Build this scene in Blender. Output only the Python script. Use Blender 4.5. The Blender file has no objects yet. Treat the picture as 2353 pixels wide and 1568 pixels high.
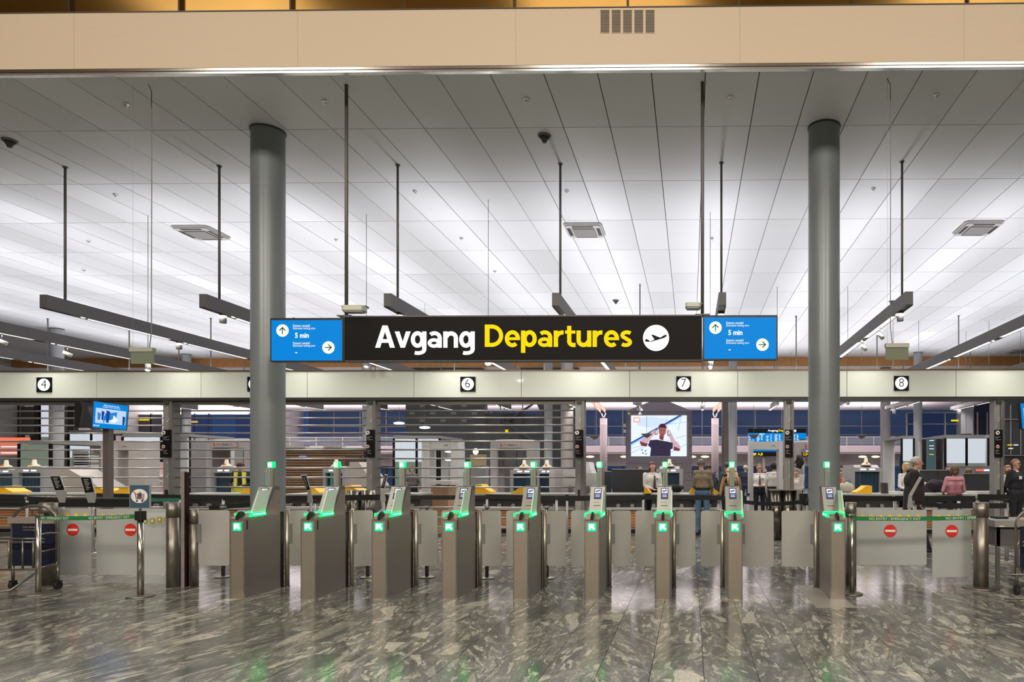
import bpy, math, random
import numpy as np
from mathutils import Vector, Matrix
random.seed(7)
C = bpy.context.scene.collection
SC = bpy.context.scene
PI = math.pi
# ------------------------------------------------------------------ camera
F, HY, EYE, PSI = 1570.0, 1080.0, 1.6, 0.0144
PPX = 1588.0 - F * math.tan(PSI)
cam = bpy.data.cameras.new('camera'); cam_o = bpy.data.objects.new('camera', cam); C.objects.link(cam_o)
cam.sensor_fit = 'HORIZONTAL'; cam.sensor_width = 36.0; cam.lens = F / 2353 * 36
cam.shift_x = (1176.5 - PPX) / 2353; cam.shift_y = (HY - 784) / 2353
cam.clip_start = 0.1; cam.clip_end = 300
cam_o.location = (0, 0, EYE); cam_o.rotation_euler = (PI / 2, 0, PSI)
SC.camera = cam_o
SC.view_settings.view_transform = 'Standard'; SC.view_settings.look = 'None'
SC.view_settings.gamma = 1.0; SC.view_settings.use_curve_mapping = False
SC.view_settings.exposure = 0.0
# ------------------------------------------------------------------ world: blue winter dusk outside the windows
w = bpy.data.worlds.new('world'); SC.world = w; w.use_nodes = True
w.node_tree.nodes['Background'].inputs[0].default_value = (0.05, 0.11, 0.32, 1)
w.node_tree.nodes['Background'].inputs[1].default_value = 0.55
# ------------------------------------------------------------------ lamps
def area(name, loc, sx, sy, power, col, rot=(0, 0, 0), spread=PI):
    l = bpy.data.lights.new(name, 'AREA'); l.shape = 'RECTANGLE'; l.size = sx; l.size_y = sy
    l.energy = power; l.color = col; l.spread = spread
    o = bpy.data.objects.new(name, l); o.location = loc; o.rotation_euler = rot; C.objects.link(o); return o
TRUSS_X = [-25.0, -21.8, -18.6, -15.35, -12.14, -9.12, -5.65, -2.51, 0.58, 4.02, 7.1, 10.2, 13.4]  # outermost trusses at both ends added to light the outer ceiling
COOL, WARM, PINK = (0.93, 0.94, 1.0), (1.0, 0.91, 0.80), (1.0, 0.86, 0.92)
for tx in TRUSS_X:      # luminaires carried by the grey trusses: light goes up to the ceiling and down to the floor
    area('truss_uplight', (tx, 24.2, 4.93), 0.12, 20.0, 235, COOL, (PI, 0, 0), 2.0)
    area('truss_downlight', (tx, 23.4, 4.60), 0.16, 21.4, 290, (1.0, 0.95, 0.88), (0, 0, 0), 2.45)
for hx in (-11, -2, 7):  # warm hall lights out of view; tilted ones added to reach the fascia
    area('hall_fill_light', (hx, -7.5, 9.6), 5.0, 2.2, 1150, WARM, (math.radians(38), 0, 0))
    area('hall_fill_light', (hx, 2.0, 12.6), 4.0, 5.0, 380, WARM)
for hx in (-30, -16, -2, 12):  # concourse: unseen panels added to brighten its vault and what stands below
    area('vault_fill_light', (hx, 51.0, 4.9), 13.0, 13.0, 2100, PINK, (PI, 0, 0))
    area('concourse_fill_light', (hx, 46.0, 6.6), 12.0, 12.0, 450, (1.0, 0.93, 0.9))

# ------------------------------------------------------------------ pixel <-> world
cs, sn = math.cos(PSI), math.sin(PSI)
def X_(px, Y):
    t = (px - PPX) / F
    return Y * (t * cs - sn) / (cs + t * sn)
def D_(px, Y): return -X_(px, Y) * sn + Y * cs
def Z_(px, py, Y): return EYE + (HY - py) * D_(px, Y) / F
def P_(px, py, Y): return (X_(px, Y), Y, Z_(px, py, Y))
def plane_z(px, py, z):
    d = F * (EYE - z) / (py - HY); u = (px - PPX) / F * d
    return (u * cs - d * sn, u * sn + d * cs, z)
CEIL = EYE + 5.88
def ceil_pt(px, py): return plane_z(px, py, CEIL)
def gnd(px, py): return plane_z(px, py, 0.0)
def RC(x0, y0, x1, y1, Y):
    xm = (x0 + x1) / 2
    return X_(x0, Y), X_(x1, Y), Z_(xm, y1, Y), Z_(xm, y0, Y)

# ------------------------------------------------------------------ mesh builder
class MB:
    def __init__(s): s.v = []; s.f = []; s.m = []; s.s = []
    def add(s, vs, fs, mi=0, sm=False):
        o = len(s.v); s.v += [tuple(p) for p in vs]
        for f in fs: s.f.append(tuple(i + o for i in f)); s.m.append(mi); s.s.append(sm)
        return s
    def box(s, x0, x1, y0, y1, z0, z1, mi=0):
        if x0 > x1: x0, x1 = x1, x0
        if z0 > z1: z0, z1 = z1, z0
        if y0 > y1: y0, y1 = y1, y0
        v = [(x0,y0,z0),(x1,y0,z0),(x1,y1,z0),(x0,y1,z0),(x0,y0,z1),(x1,y0,z1),(x1,y1,z1),(x0,y1,z1)]
        return s.add(v, [(0,3,2,1),(4,5,6,7),(0,1,5,4),(1,2,6,5),(2,3,7,6),(3,0,4,7)], mi)
    def pbox(s, x0, y0, x1, y1, Y, dep=0.05, mi=0):
        a, b, c, d = RC(x0, y0, x1, y1, Y); return s.box(a, b, Y, Y + dep, c, d, mi)
    def prism(s, poly, ax, a0, a1, mi=0, sm=False):
        n = len(poly)
        def mk(p, a):
            return (a, p[0], p[1]) if ax == 'x' else ((p[0], a, p[1]) if ax == 'y' else (p[0], p[1], a))
        v = [mk(p, a0) for p in poly] + [mk(p, a1) for p in poly]
        f = [tuple(range(n)), tuple(range(2*n-1, n-1, -1))]
        s.add(v, f, mi)
        o = len(s.v) - 2*n
        for i in range(n):
            j = (i + 1) % n
            s.f.append((o+i, o+n+i, o+n+j, o+j)); s.m.append(mi); s.s.append(sm)
        return s
    def cyl(s, p0, p1, r0, r1=None, seg=16, mi=0, cap=True, sm=True):
        r1 = r0 if r1 is None else r1
        p0, p1 = Vector(p0), Vector(p1); d = (p1 - p0)
        if d.length < 1e-6: return s
        d.normalize(); a = d.orthogonal().normalized(); b = d.cross(a)
        v = []
        for p, r in ((p0, r0), (p1, r1)):
            for i in range(seg):
                t = 2*PI*i/seg; v.append(p + a*(r*math.cos(t)) + b*(r*math.sin(t)))
        o = len(s.v); s.v += [tuple(q) for q in v]
        for i in range(seg):
            j = (i+1) % seg; s.f.append((o+i, o+j, o+seg+j, o+seg+i)); s.m.append(mi); s.s.append(sm)
        if cap:
            s.f.append(tuple(o+i for i in reversed(range(seg)))); s.m.append(mi); s.s.append(False)
            s.f.append(tuple(o+seg+i for i in range(seg))); s.m.append(mi); s.s.append(False)
        return s
    def tube(s, pts, r, seg=8, mi=0):
        pts = [Vector(p) for p in pts]; n = len(pts); o = len(s.v); up = None
        for k, p in enumerate(pts):
            d = (pts[min(k+1, n-1)] - pts[max(k-1, 0)]).normalized()
            a = d.orthogonal().normalized() if up is None else (up - d*up.dot(d)).normalized()
            up = a; b = d.cross(a)
            for i in range(seg):
                t = 2*PI*i/seg; s.v.append(tuple(p + a*(r*math.cos(t)) + b*(r*math.sin(t))))
        for k in range(n-1):
            for i in range(seg):
                j = (i+1) % seg
                s.f.append((o+k*seg+i, o+k*seg+j, o+(k+1)*seg+j, o+(k+1)*seg+i)); s.m.append(mi); s.s.append(True)
        s.f.append(tuple(o+i for i in reversed(range(seg)))); s.m.append(mi); s.s.append(False)
        s.f.append(tuple(o+(n-1)*seg+i for i in range(seg))); s.m.append(mi); s.s.append(False)
        return s
    def ell(s, c, r, seg=16, rings=10, mi=0, fn=None):
        o = len(s.v)
        for k in range(rings+1):
            ph = PI*k/rings
            for i in range(seg):
                t = 2*PI*i/seg
                d = (math.sin(ph)*math.cos(t), math.sin(ph)*math.sin(t), math.cos(ph))
                q = fn(d) if fn else 1.0
                s.v.append((c[0]+r[0]*d[0]*q, c[1]+r[1]*d[1]*q, c[2]+r[2]*d[2]*q))
        for k in range(rings):
            for i in range(seg):
                j = (i+1) % seg
                s.f.append((o+k*seg+i, o+(k+1)*seg+i, o+(k+1)*seg+j, o+k*seg+j)); s.m.append(mi); s.s.append(True)
        return s
    def lathe(s, c, prof, seg=20, mi=0):
        o = len(s.v); n = len(prof)
        for r, z in prof:
            for i in range(seg):
                t = 2*PI*i/seg; s.v.append((c[0]+r*math.cos(t), c[1]+r*math.sin(t), c[2]+z))
        for k in range(n-1):
            for i in range(seg):
                j = (i+1) % seg
                s.f.append((o+k*seg+i, o+k*seg+j, o+(k+1)*seg+j, o+(k+1)*seg+i)); s.m.append(mi); s.s.append(True)
        s.f.append(tuple(o+i for i in reversed(range(seg)))); s.m.append(mi); s.s.append(False)
        s.f.append(tuple(o+(n-1)*seg+i for i in range(seg))); s.m.append(mi); s.s.append(False)
        return s
    def mesh(s, name, mats, off=(0,0,0)):
        me = bpy.data.meshes.new(name)
        me.from_pydata([(p[0]-off[0], p[1]-off[1], p[2]-off[2]) for p in s.v], [], s.f)
        mats = mats if isinstance(mats, (list, tuple)) else [mats]
        for m in mats: me.materials.append(m)
        me.polygons.foreach_set('material_index', s.m); me.polygons.foreach_set('use_smooth', s.s)
        me.validate(); me.update(); return me
    def build(s, name, mats, parent=None, label=None):
        off = root_loc(parent) if parent else (0, 0, 0)
        o = bpy.data.objects.new(name, s.mesh(name, mats, off)); C.objects.link(o)
        if parent: o.parent = parent
        if label: o['label'] = label
        return o
    def solo(s, name, mats, label, cat, loc, group=None, kind=None):
        o = bpy.data.objects.new(name, s.mesh(name, mats, loc)); C.objects.link(o); o.location = loc
        if label: o['label'] = label
        if cat: o['category'] = cat
        if group: o['group'] = group
        if kind: o['kind'] = kind
        return o
def root_loc(o):
    while o.parent: o = o.parent
    return tuple(o.location)
def thing(name, label, cat, loc=(0,0,0), group=None, rz=0):
    o = bpy.data.objects.new(name, None); C.objects.link(o); o.location = loc; o.rotation_euler = (0,0,rz)
    o.empty_display_size = 0.1
    o['label'] = label; o['category'] = cat
    if group: o['group'] = group
    return o
def struct(name, loc=(0,0,0), label=None):
    o = bpy.data.objects.new(name, None); C.objects.link(o); o.location = loc; o['kind'] = 'structure'
    if label: o['label'] = label
    return o
KIDS = {}
def copy_tree(o, parent=None):
    c = o.copy(); C.objects.link(c)
    if parent: c.parent = parent
    for ch in o.children: copy_tree(ch, c)
    return c
def rrect(x0, x1, y0, y1, r, n=4):
    p = []
    for cx, cy, a in ((x1-r, y1-r, 0), (x0+r, y1-r, 90), (x0+r, y0+r, 180), (x1-r, y0+r, 270)):
        for k in range(n+1):
            t = math.radians(a + 90*k/n); p.append((cx + r*math.cos(t), cy + r*math.sin(t)))
    return p
def circ(cx, cy, r, n=28): return [(cx + r*math.cos(2*PI*k/n), cy + r*math.sin(2*PI*k/n)) for k in range(n)]

# ------------------------------------------------------------------ materials
MC = {}
def mat(name, col, rough=0.5, metal=0.0, emit=None, es=1.0, alpha=1.0, trans=0.0, ior=1.45, coat=0.0, sample=False, noise=0, bump=0):
    if name in MC: return MC[name]
    m = bpy.data.materials.new(name); m.use_nodes = True; nt = m.node_tree
    b = nt.nodes['Principled BSDF']
    b.inputs['Base Color'].default_value = (*col, 1); b.inputs['Roughness'].default_value = rough
    b.inputs['Metallic'].default_value = metal; b.inputs['Alpha'].default_value = alpha
    b.inputs['Transmission Weight'].default_value = trans; b.inputs['IOR'].default_value = ior
    b.inputs['Coat Weight'].default_value = coat
    if emit:
        b.inputs['Base Color'].default_value = (*[x*.08 for x in col], 1); b.inputs['Specular IOR Level'].default_value = .08
        b.inputs['Emission Color'].default_value = (*emit, 1); b.inputs['Emission Strength'].default_value = es
        m.cycles.emission_sampling = 'AUTO' if sample else 'NONE'
    if noise:
        tc = nt.nodes.new('ShaderNodeTexCoord'); n = nt.nodes.new('ShaderNodeTexNoise'); n.inputs['Scale'].default_value = noise
        n.inputs['Detail'].default_value = 4
        nt.links.new(tc.outputs['Object'], n.inputs['Vector'])
        mx = nt.nodes.new('ShaderNodeMix'); mx.data_type = 'RGBA'; mx.blend_type = 'MULTIPLY'; mx.inputs[0].default_value = 0.35
        mx.inputs[6].default_value = (*col, 1); nt.links.new(n.outputs['Color'], mx.inputs[7])
        hs = nt.nodes.new('ShaderNodeMapRange'); hs.inputs[1].default_value = .25; hs.inputs[2].default_value = .75
        hs.inputs[3].default_value = .6; hs.inputs[4].default_value = 1.25
        nt.links.new(n.outputs['Fac'], hs.inputs[0]); nt.links.new(hs.outputs[0], mx.inputs[7])
        nt.links.new(mx.outputs[2], b.inputs['Base Color'])
        if bump:
            bp = nt.nodes.new('ShaderNodeBump'); bp.inputs['Strength'].default_value = bump; bp.inputs['Distance'].default_value = .01
            nt.links.new(n.outputs['Fac'], bp.inputs['Height']); nt.links.new(bp.outputs[0], b.inputs['Normal'])
    MC[name] = m; return m
def s2l(*c): return tuple(((x/255+0.055)/1.055)**2.4 if x/255 > 0.04045 else x/255/12.92 for x in c)
def nodes_of(m): return m.node_tree, m.node_tree.nodes['Principled BSDF']
def N(nt, t, **kw):
    n = nt.nodes.new(t)
    for k, v in kw.items():
        if hasattr(n, k): setattr(n, k, v)
    return n
def brushed(name, col, rough=.36, metal=.9, axis=2, amt=.12):
    m = mat(name, col, rough, metal); nt, b = nodes_of(m)
    tc = N(nt, 'ShaderNodeTexCoord'); mp = N(nt, 'ShaderNodeMapping'); sc = [220, 220, 220]; sc[axis] = 1.5
    mp.inputs['Scale'].default_value = sc; nz = N(nt, 'ShaderNodeTexNoise'); nz.inputs['Scale'].default_value = 1.0; nz.inputs['Detail'].default_value = 3
    nt.links.new(tc.outputs['Object'], mp.inputs[0]); nt.links.new(mp.outputs[0], nz.inputs['Vector'])
    mr = N(nt, 'ShaderNodeMapRange'); mr.inputs[3].default_value = rough-amt; mr.inputs[4].default_value = rough+amt
    nt.links.new(nz.outputs['Fac'], mr.inputs[0]); nt.links.new(mr.outputs[0], b.inputs['Roughness'])
    return m
STEEL = brushed('brushed steel', (.50, .45, .375), .36, .88)
STEEL2 = brushed('polished steel', (.52, .50, .46), .2, .95, amt=.06)
STEELB = brushed('bollard steel', (.29, .265, .23), .40, .9)
STEELD = brushed('dark steel', (.16, .155, .145), .4, .8)
GALV = mat('galvanised grey metal', (.27, .26, .245), .45, .35, noise=6)
TRUSS = mat('grey painted aluminium', (.125, .12, .125), .5, .2)
ROD = mat('dark hanging rod', (.15, .14, .125), .5, .4)
COLM = mat('grey painted column', (.215, .24, .25), .32, .1)
BLACK = mat('black plastic', (.012, .012, .013), .4)
BELT = mat('black webbing', (.008, .008, .009), .75)
RUBBER = mat('black rubber', (.015, .015, .015), .7)
WHITE = mat('white enamel', (.75, .75, .74), .4)
OFFW = mat('off white panel', (.55, .55, .52), .45)
GREYL = mat('light grey laminate', (.42, .42, .42), .45)
GREYM = mat('mid grey plastic', (.2, .2, .2), .5)
CHAR = mat('charcoal fabric', (.035, .035, .037), .9)
YEL = mat('yellow plastic', (.85, .45, .01), .45)
YDECAL = mat('yellow decal', (.62, .46, .05), .5)
GLASS = mat('clear glass', (.9, .97, .95), .03, alpha=.10)
GLASSG = mat('green edge glass', (.05, .35, .22), .1, alpha=.75)
EMW = mat('white light', (1, 1, 1), .5, emit=(1, 1, 1), es=1.6)
EMWW = mat('lamp glow', (1, 1, 1), .5, emit=(1, .93, .8), es=6)
EMLETW = mat('lit white letter', (.9, .9, .9), .5, emit=(1, 1, 1), es=1.05)
EMLETY = mat('lit yellow letter', (.9, .7, 0), .5, emit=(1, .72, 0), es=1.0)
EMG = mat('green light', (0, .6, .3), .5, emit=(0, 1, .10), es=5.0, sample=True)
EMGS = mat('green sign light', (0, .6, .3), .5, emit=(0, .86, .34), es=1.15, sample=True)
EMGW = mat('white green light', (.6, 1, .8), .5, emit=(.7, 1, .8), es=1.8, sample=True)
EMBLUE = mat('blue screen light', (0, .1, .3), .4, emit=(0, .235, .70), es=1.0)
EMBTXT = mat('screen cream', (.9, .9, .7), .5, emit=(.98, 1.0, .82), es=1.0)
EMLED = mat('tiny blue lamp', (0, 0, .5), .5, emit=(.05, .12, 1), es=4)
SIGNK = mat('black sign face', (.006, .0055, .0055), .5); SIGNK.node_tree.nodes['Principled BSDF'].inputs['Specular IOR Level'].default_value = .15
GREEN = mat('green webbing', (.012, .17, .045), .7)
RED = mat('red enamel', (.62, .03, .02), .4)
NAVY = mat('navy panel', (.006, .009, .028), .5)
SLATE = mat('slate blue sign', (.04, .085, .12), .5)
CREAM = mat('cream print', (.75, .73, .68), .5)
REDP = mat('red print', (.45, .08, .09), .5)
WOOD = mat('warm wood', (.42, .19, .075), .45, noise=9)
DWOOD = mat('brown wood slat', (.20, .115, .06), .5, noise=8)
CONC = mat('board marked concrete', (.085, .085, .09), .7, noise=2.5, bump=.4)
PLAST = mat('pale plaster', (.55, .54, .53), .8)

# frosted glass
def frosted(name, col, alpha):
    m = mat(name, col, .35, alpha=alpha); nt, b = nodes_of(m)
    tr = N(nt, 'ShaderNodeBsdfTranslucent'); tr.inputs[0].default_value = (*col, 1)
    mx = N(nt, 'ShaderNodeMixShader'); mx.inputs[0].default_value = .35
    out = nt.nodes['Material Output']
    nt.links.new(b.outputs[0], mx.inputs[1]); nt.links.new(tr.outputs[0], mx.inputs[2]); nt.links.new(mx.outputs[0], out.inputs[0])
    return m
FROST = frosted('frosted glass', (.53, .51, .485), .93)
FROST2 = frosted('etched glass panel', (.56, .58, .56), .86)
FIN = frosted('edge lit acrylic', (.88, .97, .93), 1.0)
MILK = mat('backlit milk glass', (.7, .75, .75), .3, emit=(.72, .78, .86), es=.8)
MILKG = mat('green tinted glass', (.30, .36, .31), .2, emit=(.45, .55, .42), es=.32)

# fascia
FASC = mat('white glass fascia', (.76, .81, .72), .22, coat=.3)
# ceiling metal panels, uneven sheen put into a random tint per panel
CEILM = mat('satin ceiling metal', (.70, .70, .715), .42, .0)
nt, b = nodes_of(CEILM)
oi = N(nt, 'ShaderNodeObjectInfo'); mr = N(nt, 'ShaderNodeMapRange'); mr.inputs[3].default_value = .91; mr.inputs[4].default_value = 1.05
at = N(nt, 'ShaderNodeAttribute'); at.attribute_name = 'rnd'
ad = N(nt, 'ShaderNodeMath', operation='ADD'); fr = N(nt, 'ShaderNodeMath', operation='FRACT')
nt.links.new(oi.outputs['Random'], ad.inputs[0]); nt.links.new(at.outputs['Fac'], ad.inputs[1]); nt.links.new(ad.outputs[0], fr.inputs[0])
nt.links.new(fr.outputs[0], mr.inputs[0])
mx = N(nt, 'ShaderNodeMix', data_type='RGBA', blend_type='MULTIPLY'); mx.inputs[0].default_value = 1; mx.inputs[6].default_value = (.70, .70, .715, 1)
nt.links.new(mr.outputs[0], mx.inputs[7]); nt.links.new(mx.outputs[2], b.inputs['Base Color'])
# beige ribbed beam cladding
BEIGE = mat('beige ribbed cladding', (.56, .455, .33), .55); nt, b = nodes_of(BEIGE)
g = N(nt, 'ShaderNodeNewGeometry'); wv = N(nt, 'ShaderNodeTexWave'); wv.bands_direction = 'Z'; wv.inputs['Scale'].default_value = 14
nt.links.new(g.outputs['Position'], wv.inputs['Vector']); bp = N(nt, 'ShaderNodeBump'); bp.inputs['Strength'].default_value = .35; bp.inputs['Distance'].default_value = .004
nt.links.new(wv.outputs['Fac'], bp.inputs['Height']); nt.links.new(bp.outputs[0], b.inputs['Normal'])
# bronze glass, its warm reflections put into the gold colour and noise
BRONZE = mat('bronze mirror glass', (.20, .115, .03), .2, .9, noise=1.2)

# polished breccia marble floor
def marble():
    m = mat('polished breccia marble', (.2, .2, .2), .15, ior=1.45); nt, b = nodes_of(m); L = nt.links.new
    g = N(nt, 'ShaderNodeNewGeometry'); oi = N(nt, 'ShaderNodeObjectInfo'); at = N(nt, 'ShaderNodeAttribute'); at.attribute_name = 'rnd'
    ad = N(nt, 'ShaderNodeMath', operation='ADD'); L(oi.outputs['Random'], ad.inputs[0]); L(at.outputs['Fac'], ad.inputs[1])
    fr = N(nt, 'ShaderNodeMath', operation='FRACT'); L(ad.outputs[0], fr.inputs[0])
    s1 = N(nt, 'ShaderNodeMath', operation='MULTIPLY'); s1.inputs[1].default_value = 61.0; L(fr.outputs[0], s1.inputs[0])
    cb = N(nt, 'ShaderNodeCombineXYZ'); L(s1.outputs[0], cb.inputs[0]); L(s1.outputs[0], cb.inputs[2])
    va = N(nt, 'ShaderNodeVectorMath', operation='ADD'); L(g.outputs['Position'], va.inputs[0]); L(cb.outputs[0], va.inputs[1])
    # small per-slab rotation of the veining
    an = N(nt, 'ShaderNodeMapRange'); an.inputs[3].default_value = -.45; an.inputs[4].default_value = .35; L(fr.outputs[0], an.inputs[0])
    vr = N(nt, 'ShaderNodeVectorRotate'); vr.rotation_type = 'Z_AXIS'; L(va.outputs[0], vr.inputs['Vector']); L(an.outputs[0], vr.inputs['Angle'])
    mp = N(nt, 'ShaderNodeMapping'); mp.inputs['Scale'].default_value = (1.0, .27, 1.0); L(vr.outputs[0], mp.inputs[0])
    wn = N(nt, 'ShaderNodeTexNoise'); wn.inputs['Scale'].default_value = 4.0; wn.inputs['Detail'].default_value = 4; L(mp.outputs[0], wn.inputs['Vector'])
    sub = N(nt, 'ShaderNodeVectorMath', operation='SUBTRACT'); L(wn.outputs['Color'], sub.inputs[0]); sub.inputs[1].default_value = (.5, .5, .5)
    scl = N(nt, 'ShaderNodeVectorMath', operation='SCALE'); scl.inputs['Scale'].default_value = .42; L(sub.outputs[0], scl.inputs[0])
    wp = N(nt, 'ShaderNodeVectorMath', operation='ADD'); L(mp.outputs[0], wp.inputs[0]); L(scl.outputs[0], wp.inputs[1])
    def layer(scale, lo, hi):
        v = N(nt, 'ShaderNodeTexVoronoi'); v.inputs['Scale'].default_value = scale; v.inputs['Randomness'].default_value = 1; L(wp.outputs[0], v.inputs['Vector'])
        sp = N(nt, 'ShaderNodeSeparateColor'); L(v.outputs['Color'], sp.inputs[0])
        r = N(nt, 'ShaderNodeMapRange'); r.inputs[1].default_value = lo; r.inputs[2].default_value = hi; L(sp.outputs[0], r.inputs[0])
        e = N(nt, 'ShaderNodeTexVoronoi'); e.feature = 'DISTANCE_TO_EDGE'; e.inputs['Scale'].default_value = scale; L(wp.outputs[0], e.inputs['Vector'])
        er = N(nt, 'ShaderNodeMapRange'); er.inputs[1].default_value = .04; er.inputs[2].default_value = .12; L(e.outputs['Distance'], er.inputs[0])
        mu = N(nt, 'ShaderNodeMath', operation='MULTIPLY'); L(r.outputs[0], mu.inputs[0]); L(er.outputs[0], mu.inputs[1]); return mu, sp
    big, spb = layer(5.5, .88, .93); mid, spm = layer(17, .74, .84); sml, sps = layer(42, .60, .8)
    n2 = N(nt, 'ShaderNodeTexNoise'); n2.inputs['Scale'].default_value = 5.0; n2.inputs['Detail'].default_value = 8; n2.inputs['Roughness'].default_value = .62; n2.inputs['Distortion'].default_value = 1.2
    L(mp.outputs[0], n2.inputs['Vector'])
    base = N(nt, 'ShaderNodeValToRGB'); cr = base.color_ramp
    cr.elements[0].position = .28; cr.elements[0].color = (.052, .060, .056, 1)
    cr.elements[1].position = .72; cr.elements[1].color = (.25, .245, .215, 1)
    e = cr.elements.new(.5); e.color = (.118, .123, .113, 1)
    L(n2.outputs['Fac'], base.inputs[0])
    def mixin(a, fac, col, k):
        mu = N(nt, 'ShaderNodeMath', operation='MULTIPLY'); mu.inputs[1].default_value = k; L(fac.outputs[0], mu.inputs[0])
        mx = N(nt, 'ShaderNodeMix', data_type='RGBA'); L(mu.outputs[0], mx.inputs[0]); L(a, mx.inputs[6]); mx.inputs[7].default_value = (*col, 1); return mx.outputs[2]
    # small flakes only where the large noise allows, so slabs keep calm patches
    ptc = N(nt, 'ShaderNodeMapRange'); ptc.inputs[1].default_value = .42; ptc.inputs[2].default_value = .55; L(n2.outputs['Fac'], ptc.inputs[0])
    smm = N(nt, 'ShaderNodeMath', operation='MULTIPLY'); L(sml.outputs[0], smm.inputs[0]); L(ptc.outputs[0], smm.inputs[1])
    c = mixin(base.outputs[0], smm, (.33, .325, .28), .8)
    c = mixin(c, mid, (.40, .39, .33), .9)
    c = mixin(c, big, (.46, .44, .37), .9)
    gn = N(nt, 'ShaderNodeTexNoise'); gn.inputs['Scale'].default_value = 55; gn.inputs['Detail'].default_value = 5; gn.inputs['Roughness'].default_value = .7; L(mp.outputs[0], gn.inputs['Vector'])
    gr = N(nt, 'ShaderNodeMapRange'); gr.inputs[1].default_value = .3; gr.inputs[2].default_value = .7; gr.inputs[3].default_value = .62; gr.inputs[4].default_value = 1.38; L(gn.outputs['Fac'], gr.inputs[0])
    gm = N(nt, 'ShaderNodeMix', data_type='RGBA', blend_type='MULTIPLY'); gm.inputs[0].default_value = 1; L(c, gm.inputs[6]); L(gr.outputs[0], gm.inputs[7]); c = gm.outputs[2]
    # slab-wise tone
    tn = N(nt, 'ShaderNodeMath', operation='MULTIPLY'); tn.inputs[1].default_value = 7.31; L(fr.outputs[0], tn.inputs[0]); tf = N(nt, 'ShaderNodeMath', operation='FRACT'); L(tn.outputs[0], tf.inputs[0])
    tm = N(nt, 'ShaderNodeMapRange'); tm.inputs[3].default_value = .82; tm.inputs[4].default_value = 1.2; L(tf.outputs[0], tm.inputs[0])
    mx = N(nt, 'ShaderNodeMix', data_type='RGBA', blend_type='MULTIPLY'); mx.inputs[0].default_value = 1; L(c, mx.inputs[6]); L(tm.outputs[0], mx.inputs[7])
    L(mx.outputs[2], b.inputs['Base Color']); b.inputs['Specular IOR Level'].default_value = .38
    return m
MARBLE = marble()

# ------------------------------------------------------------------ text
def text_geo(s, bold=0.0, ext=0.002):
    cu = bpy.data.curves.new('t', 'FONT'); cu.body = s; cu.size = 1.0; cu.offset = bold; cu.extrude = 0.0; cu.resolution_u = 4
    o = bpy.data.objects.new('t', cu); C.objects.link(o)
    dg = bpy.context.evaluated_depsgraph_get(); dg.update()
    me = bpy.data.meshes.new_from_object(o.evaluated_get(dg))
    vs = np.array([v.co[:] for v in me.vertices]) if len(me.vertices) else np.zeros((1, 3))
    fs = [tuple(p.vertices) for p in me.polygons]
    bpy.data.objects.remove(o); bpy.data.curves.remove(cu); bpy.data.meshes.remove(me)
    return vs, fs
TG = {}
def text_rect(name, s, x0, x1, z0, z1, Y, m, parent, bold=0.0, thick=0.003):
    """lettering filling the given world rectangle on the plane y = Y, facing -Y"""
    k = (s, bold)
    if k not in TG: TG[k] = text_geo(s, bold)
    vs, fs = TG[k]; lo, hi = vs.min(0), vs.max(0); d = hi - lo
    mb = MB(); v = [(x0 + (p[0]-lo[0])/d[0]*(x1-x0), Y - thick, z0 + (p[1]-lo[1])/max(d[1], 1e-6)*(z1-z0)) for p in vs]
    mb.add(v, fs); return mb.build(name, m, parent)
def text_px(name, s, x0, y0, x1, y1, Y, m, parent, bold=0.0, thick=0.003):
    a, b_, c, d = RC(x0, y0, x1, y1, Y); return text_rect(name, s, a, b_, c, d, Y, m, parent, bold, thick)
# ================================================================== THE SETTING
YB = 9.62           # beam face
YF = 16.2           # shutter line / fascia
# ---- floor: marble slabs .4 x .8 laid in running bond
fl = struct('floor')
TW, TL, GAP = .42, .84, .0022
def slab_mesh(n): return MB().box(-TW/2+GAP, TW/2-GAP, -TL/2+GAP, TL/2-GAP, -.03, 0).mesh('marble_slab', MARBLE)
slab = slab_mesh(0)
cells = []
iy0 = 5
for iy in range(-16, 80):
    for ix in range(-90, 80):
        cx = (ix + .5)*TW + .1; cy = (iy + .5)*TL + (TL/2 if ix % 2 else 0)
        if cy > 62 or abs(cx) > 34: continue
        cells.append((cx, cy))
def px_of(x, y):
    d = -x*sn + y*cs; u = x*cs + y*sn
    return (PPX + F*u/d, HY + F*EYE/d) if d > .5 else (9e9, 9e9)
def invw(c):
    a = px_of(c[0], c[1]+TL/2); return -60 < a[0] < 2420 and a[1] < 1600
near = sorted([c for c in cells if invw(c) and c[1] < 16], key=lambda c: c[1])[:300]
ns = set(near)
for c in near:
    o = bpy.data.objects.new('marble_slab', slab); C.objects.link(o); o.parent = fl; o.location = (c[0], c[1], 0)
mb = MB(); rnd = []
for c in cells:
    if c in ns: continue
    if c[1] < -10: continue
    mb.add([(c[0]+a*(TW/2-GAP), c[1]+b_*(TL/2-GAP), 0) for a, b_ in ((-1,-1),(1,-1),(1,1),(-1,1))], [(0,1,2,3)])
    rnd.append(random.random())
o = mb.build('slab_field', MARBLE, fl); o['kind'] = 'stuff'
a = o.data.attributes.new('rnd', 'FLOAT', 'FACE'); a.data.foreach_set('value', rnd)
MB().box(-36, 36, -14, 66, -.08, -.031).build('slab_bedding', mat('dark grout', (.05, .05, .05), .8), fl)
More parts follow.
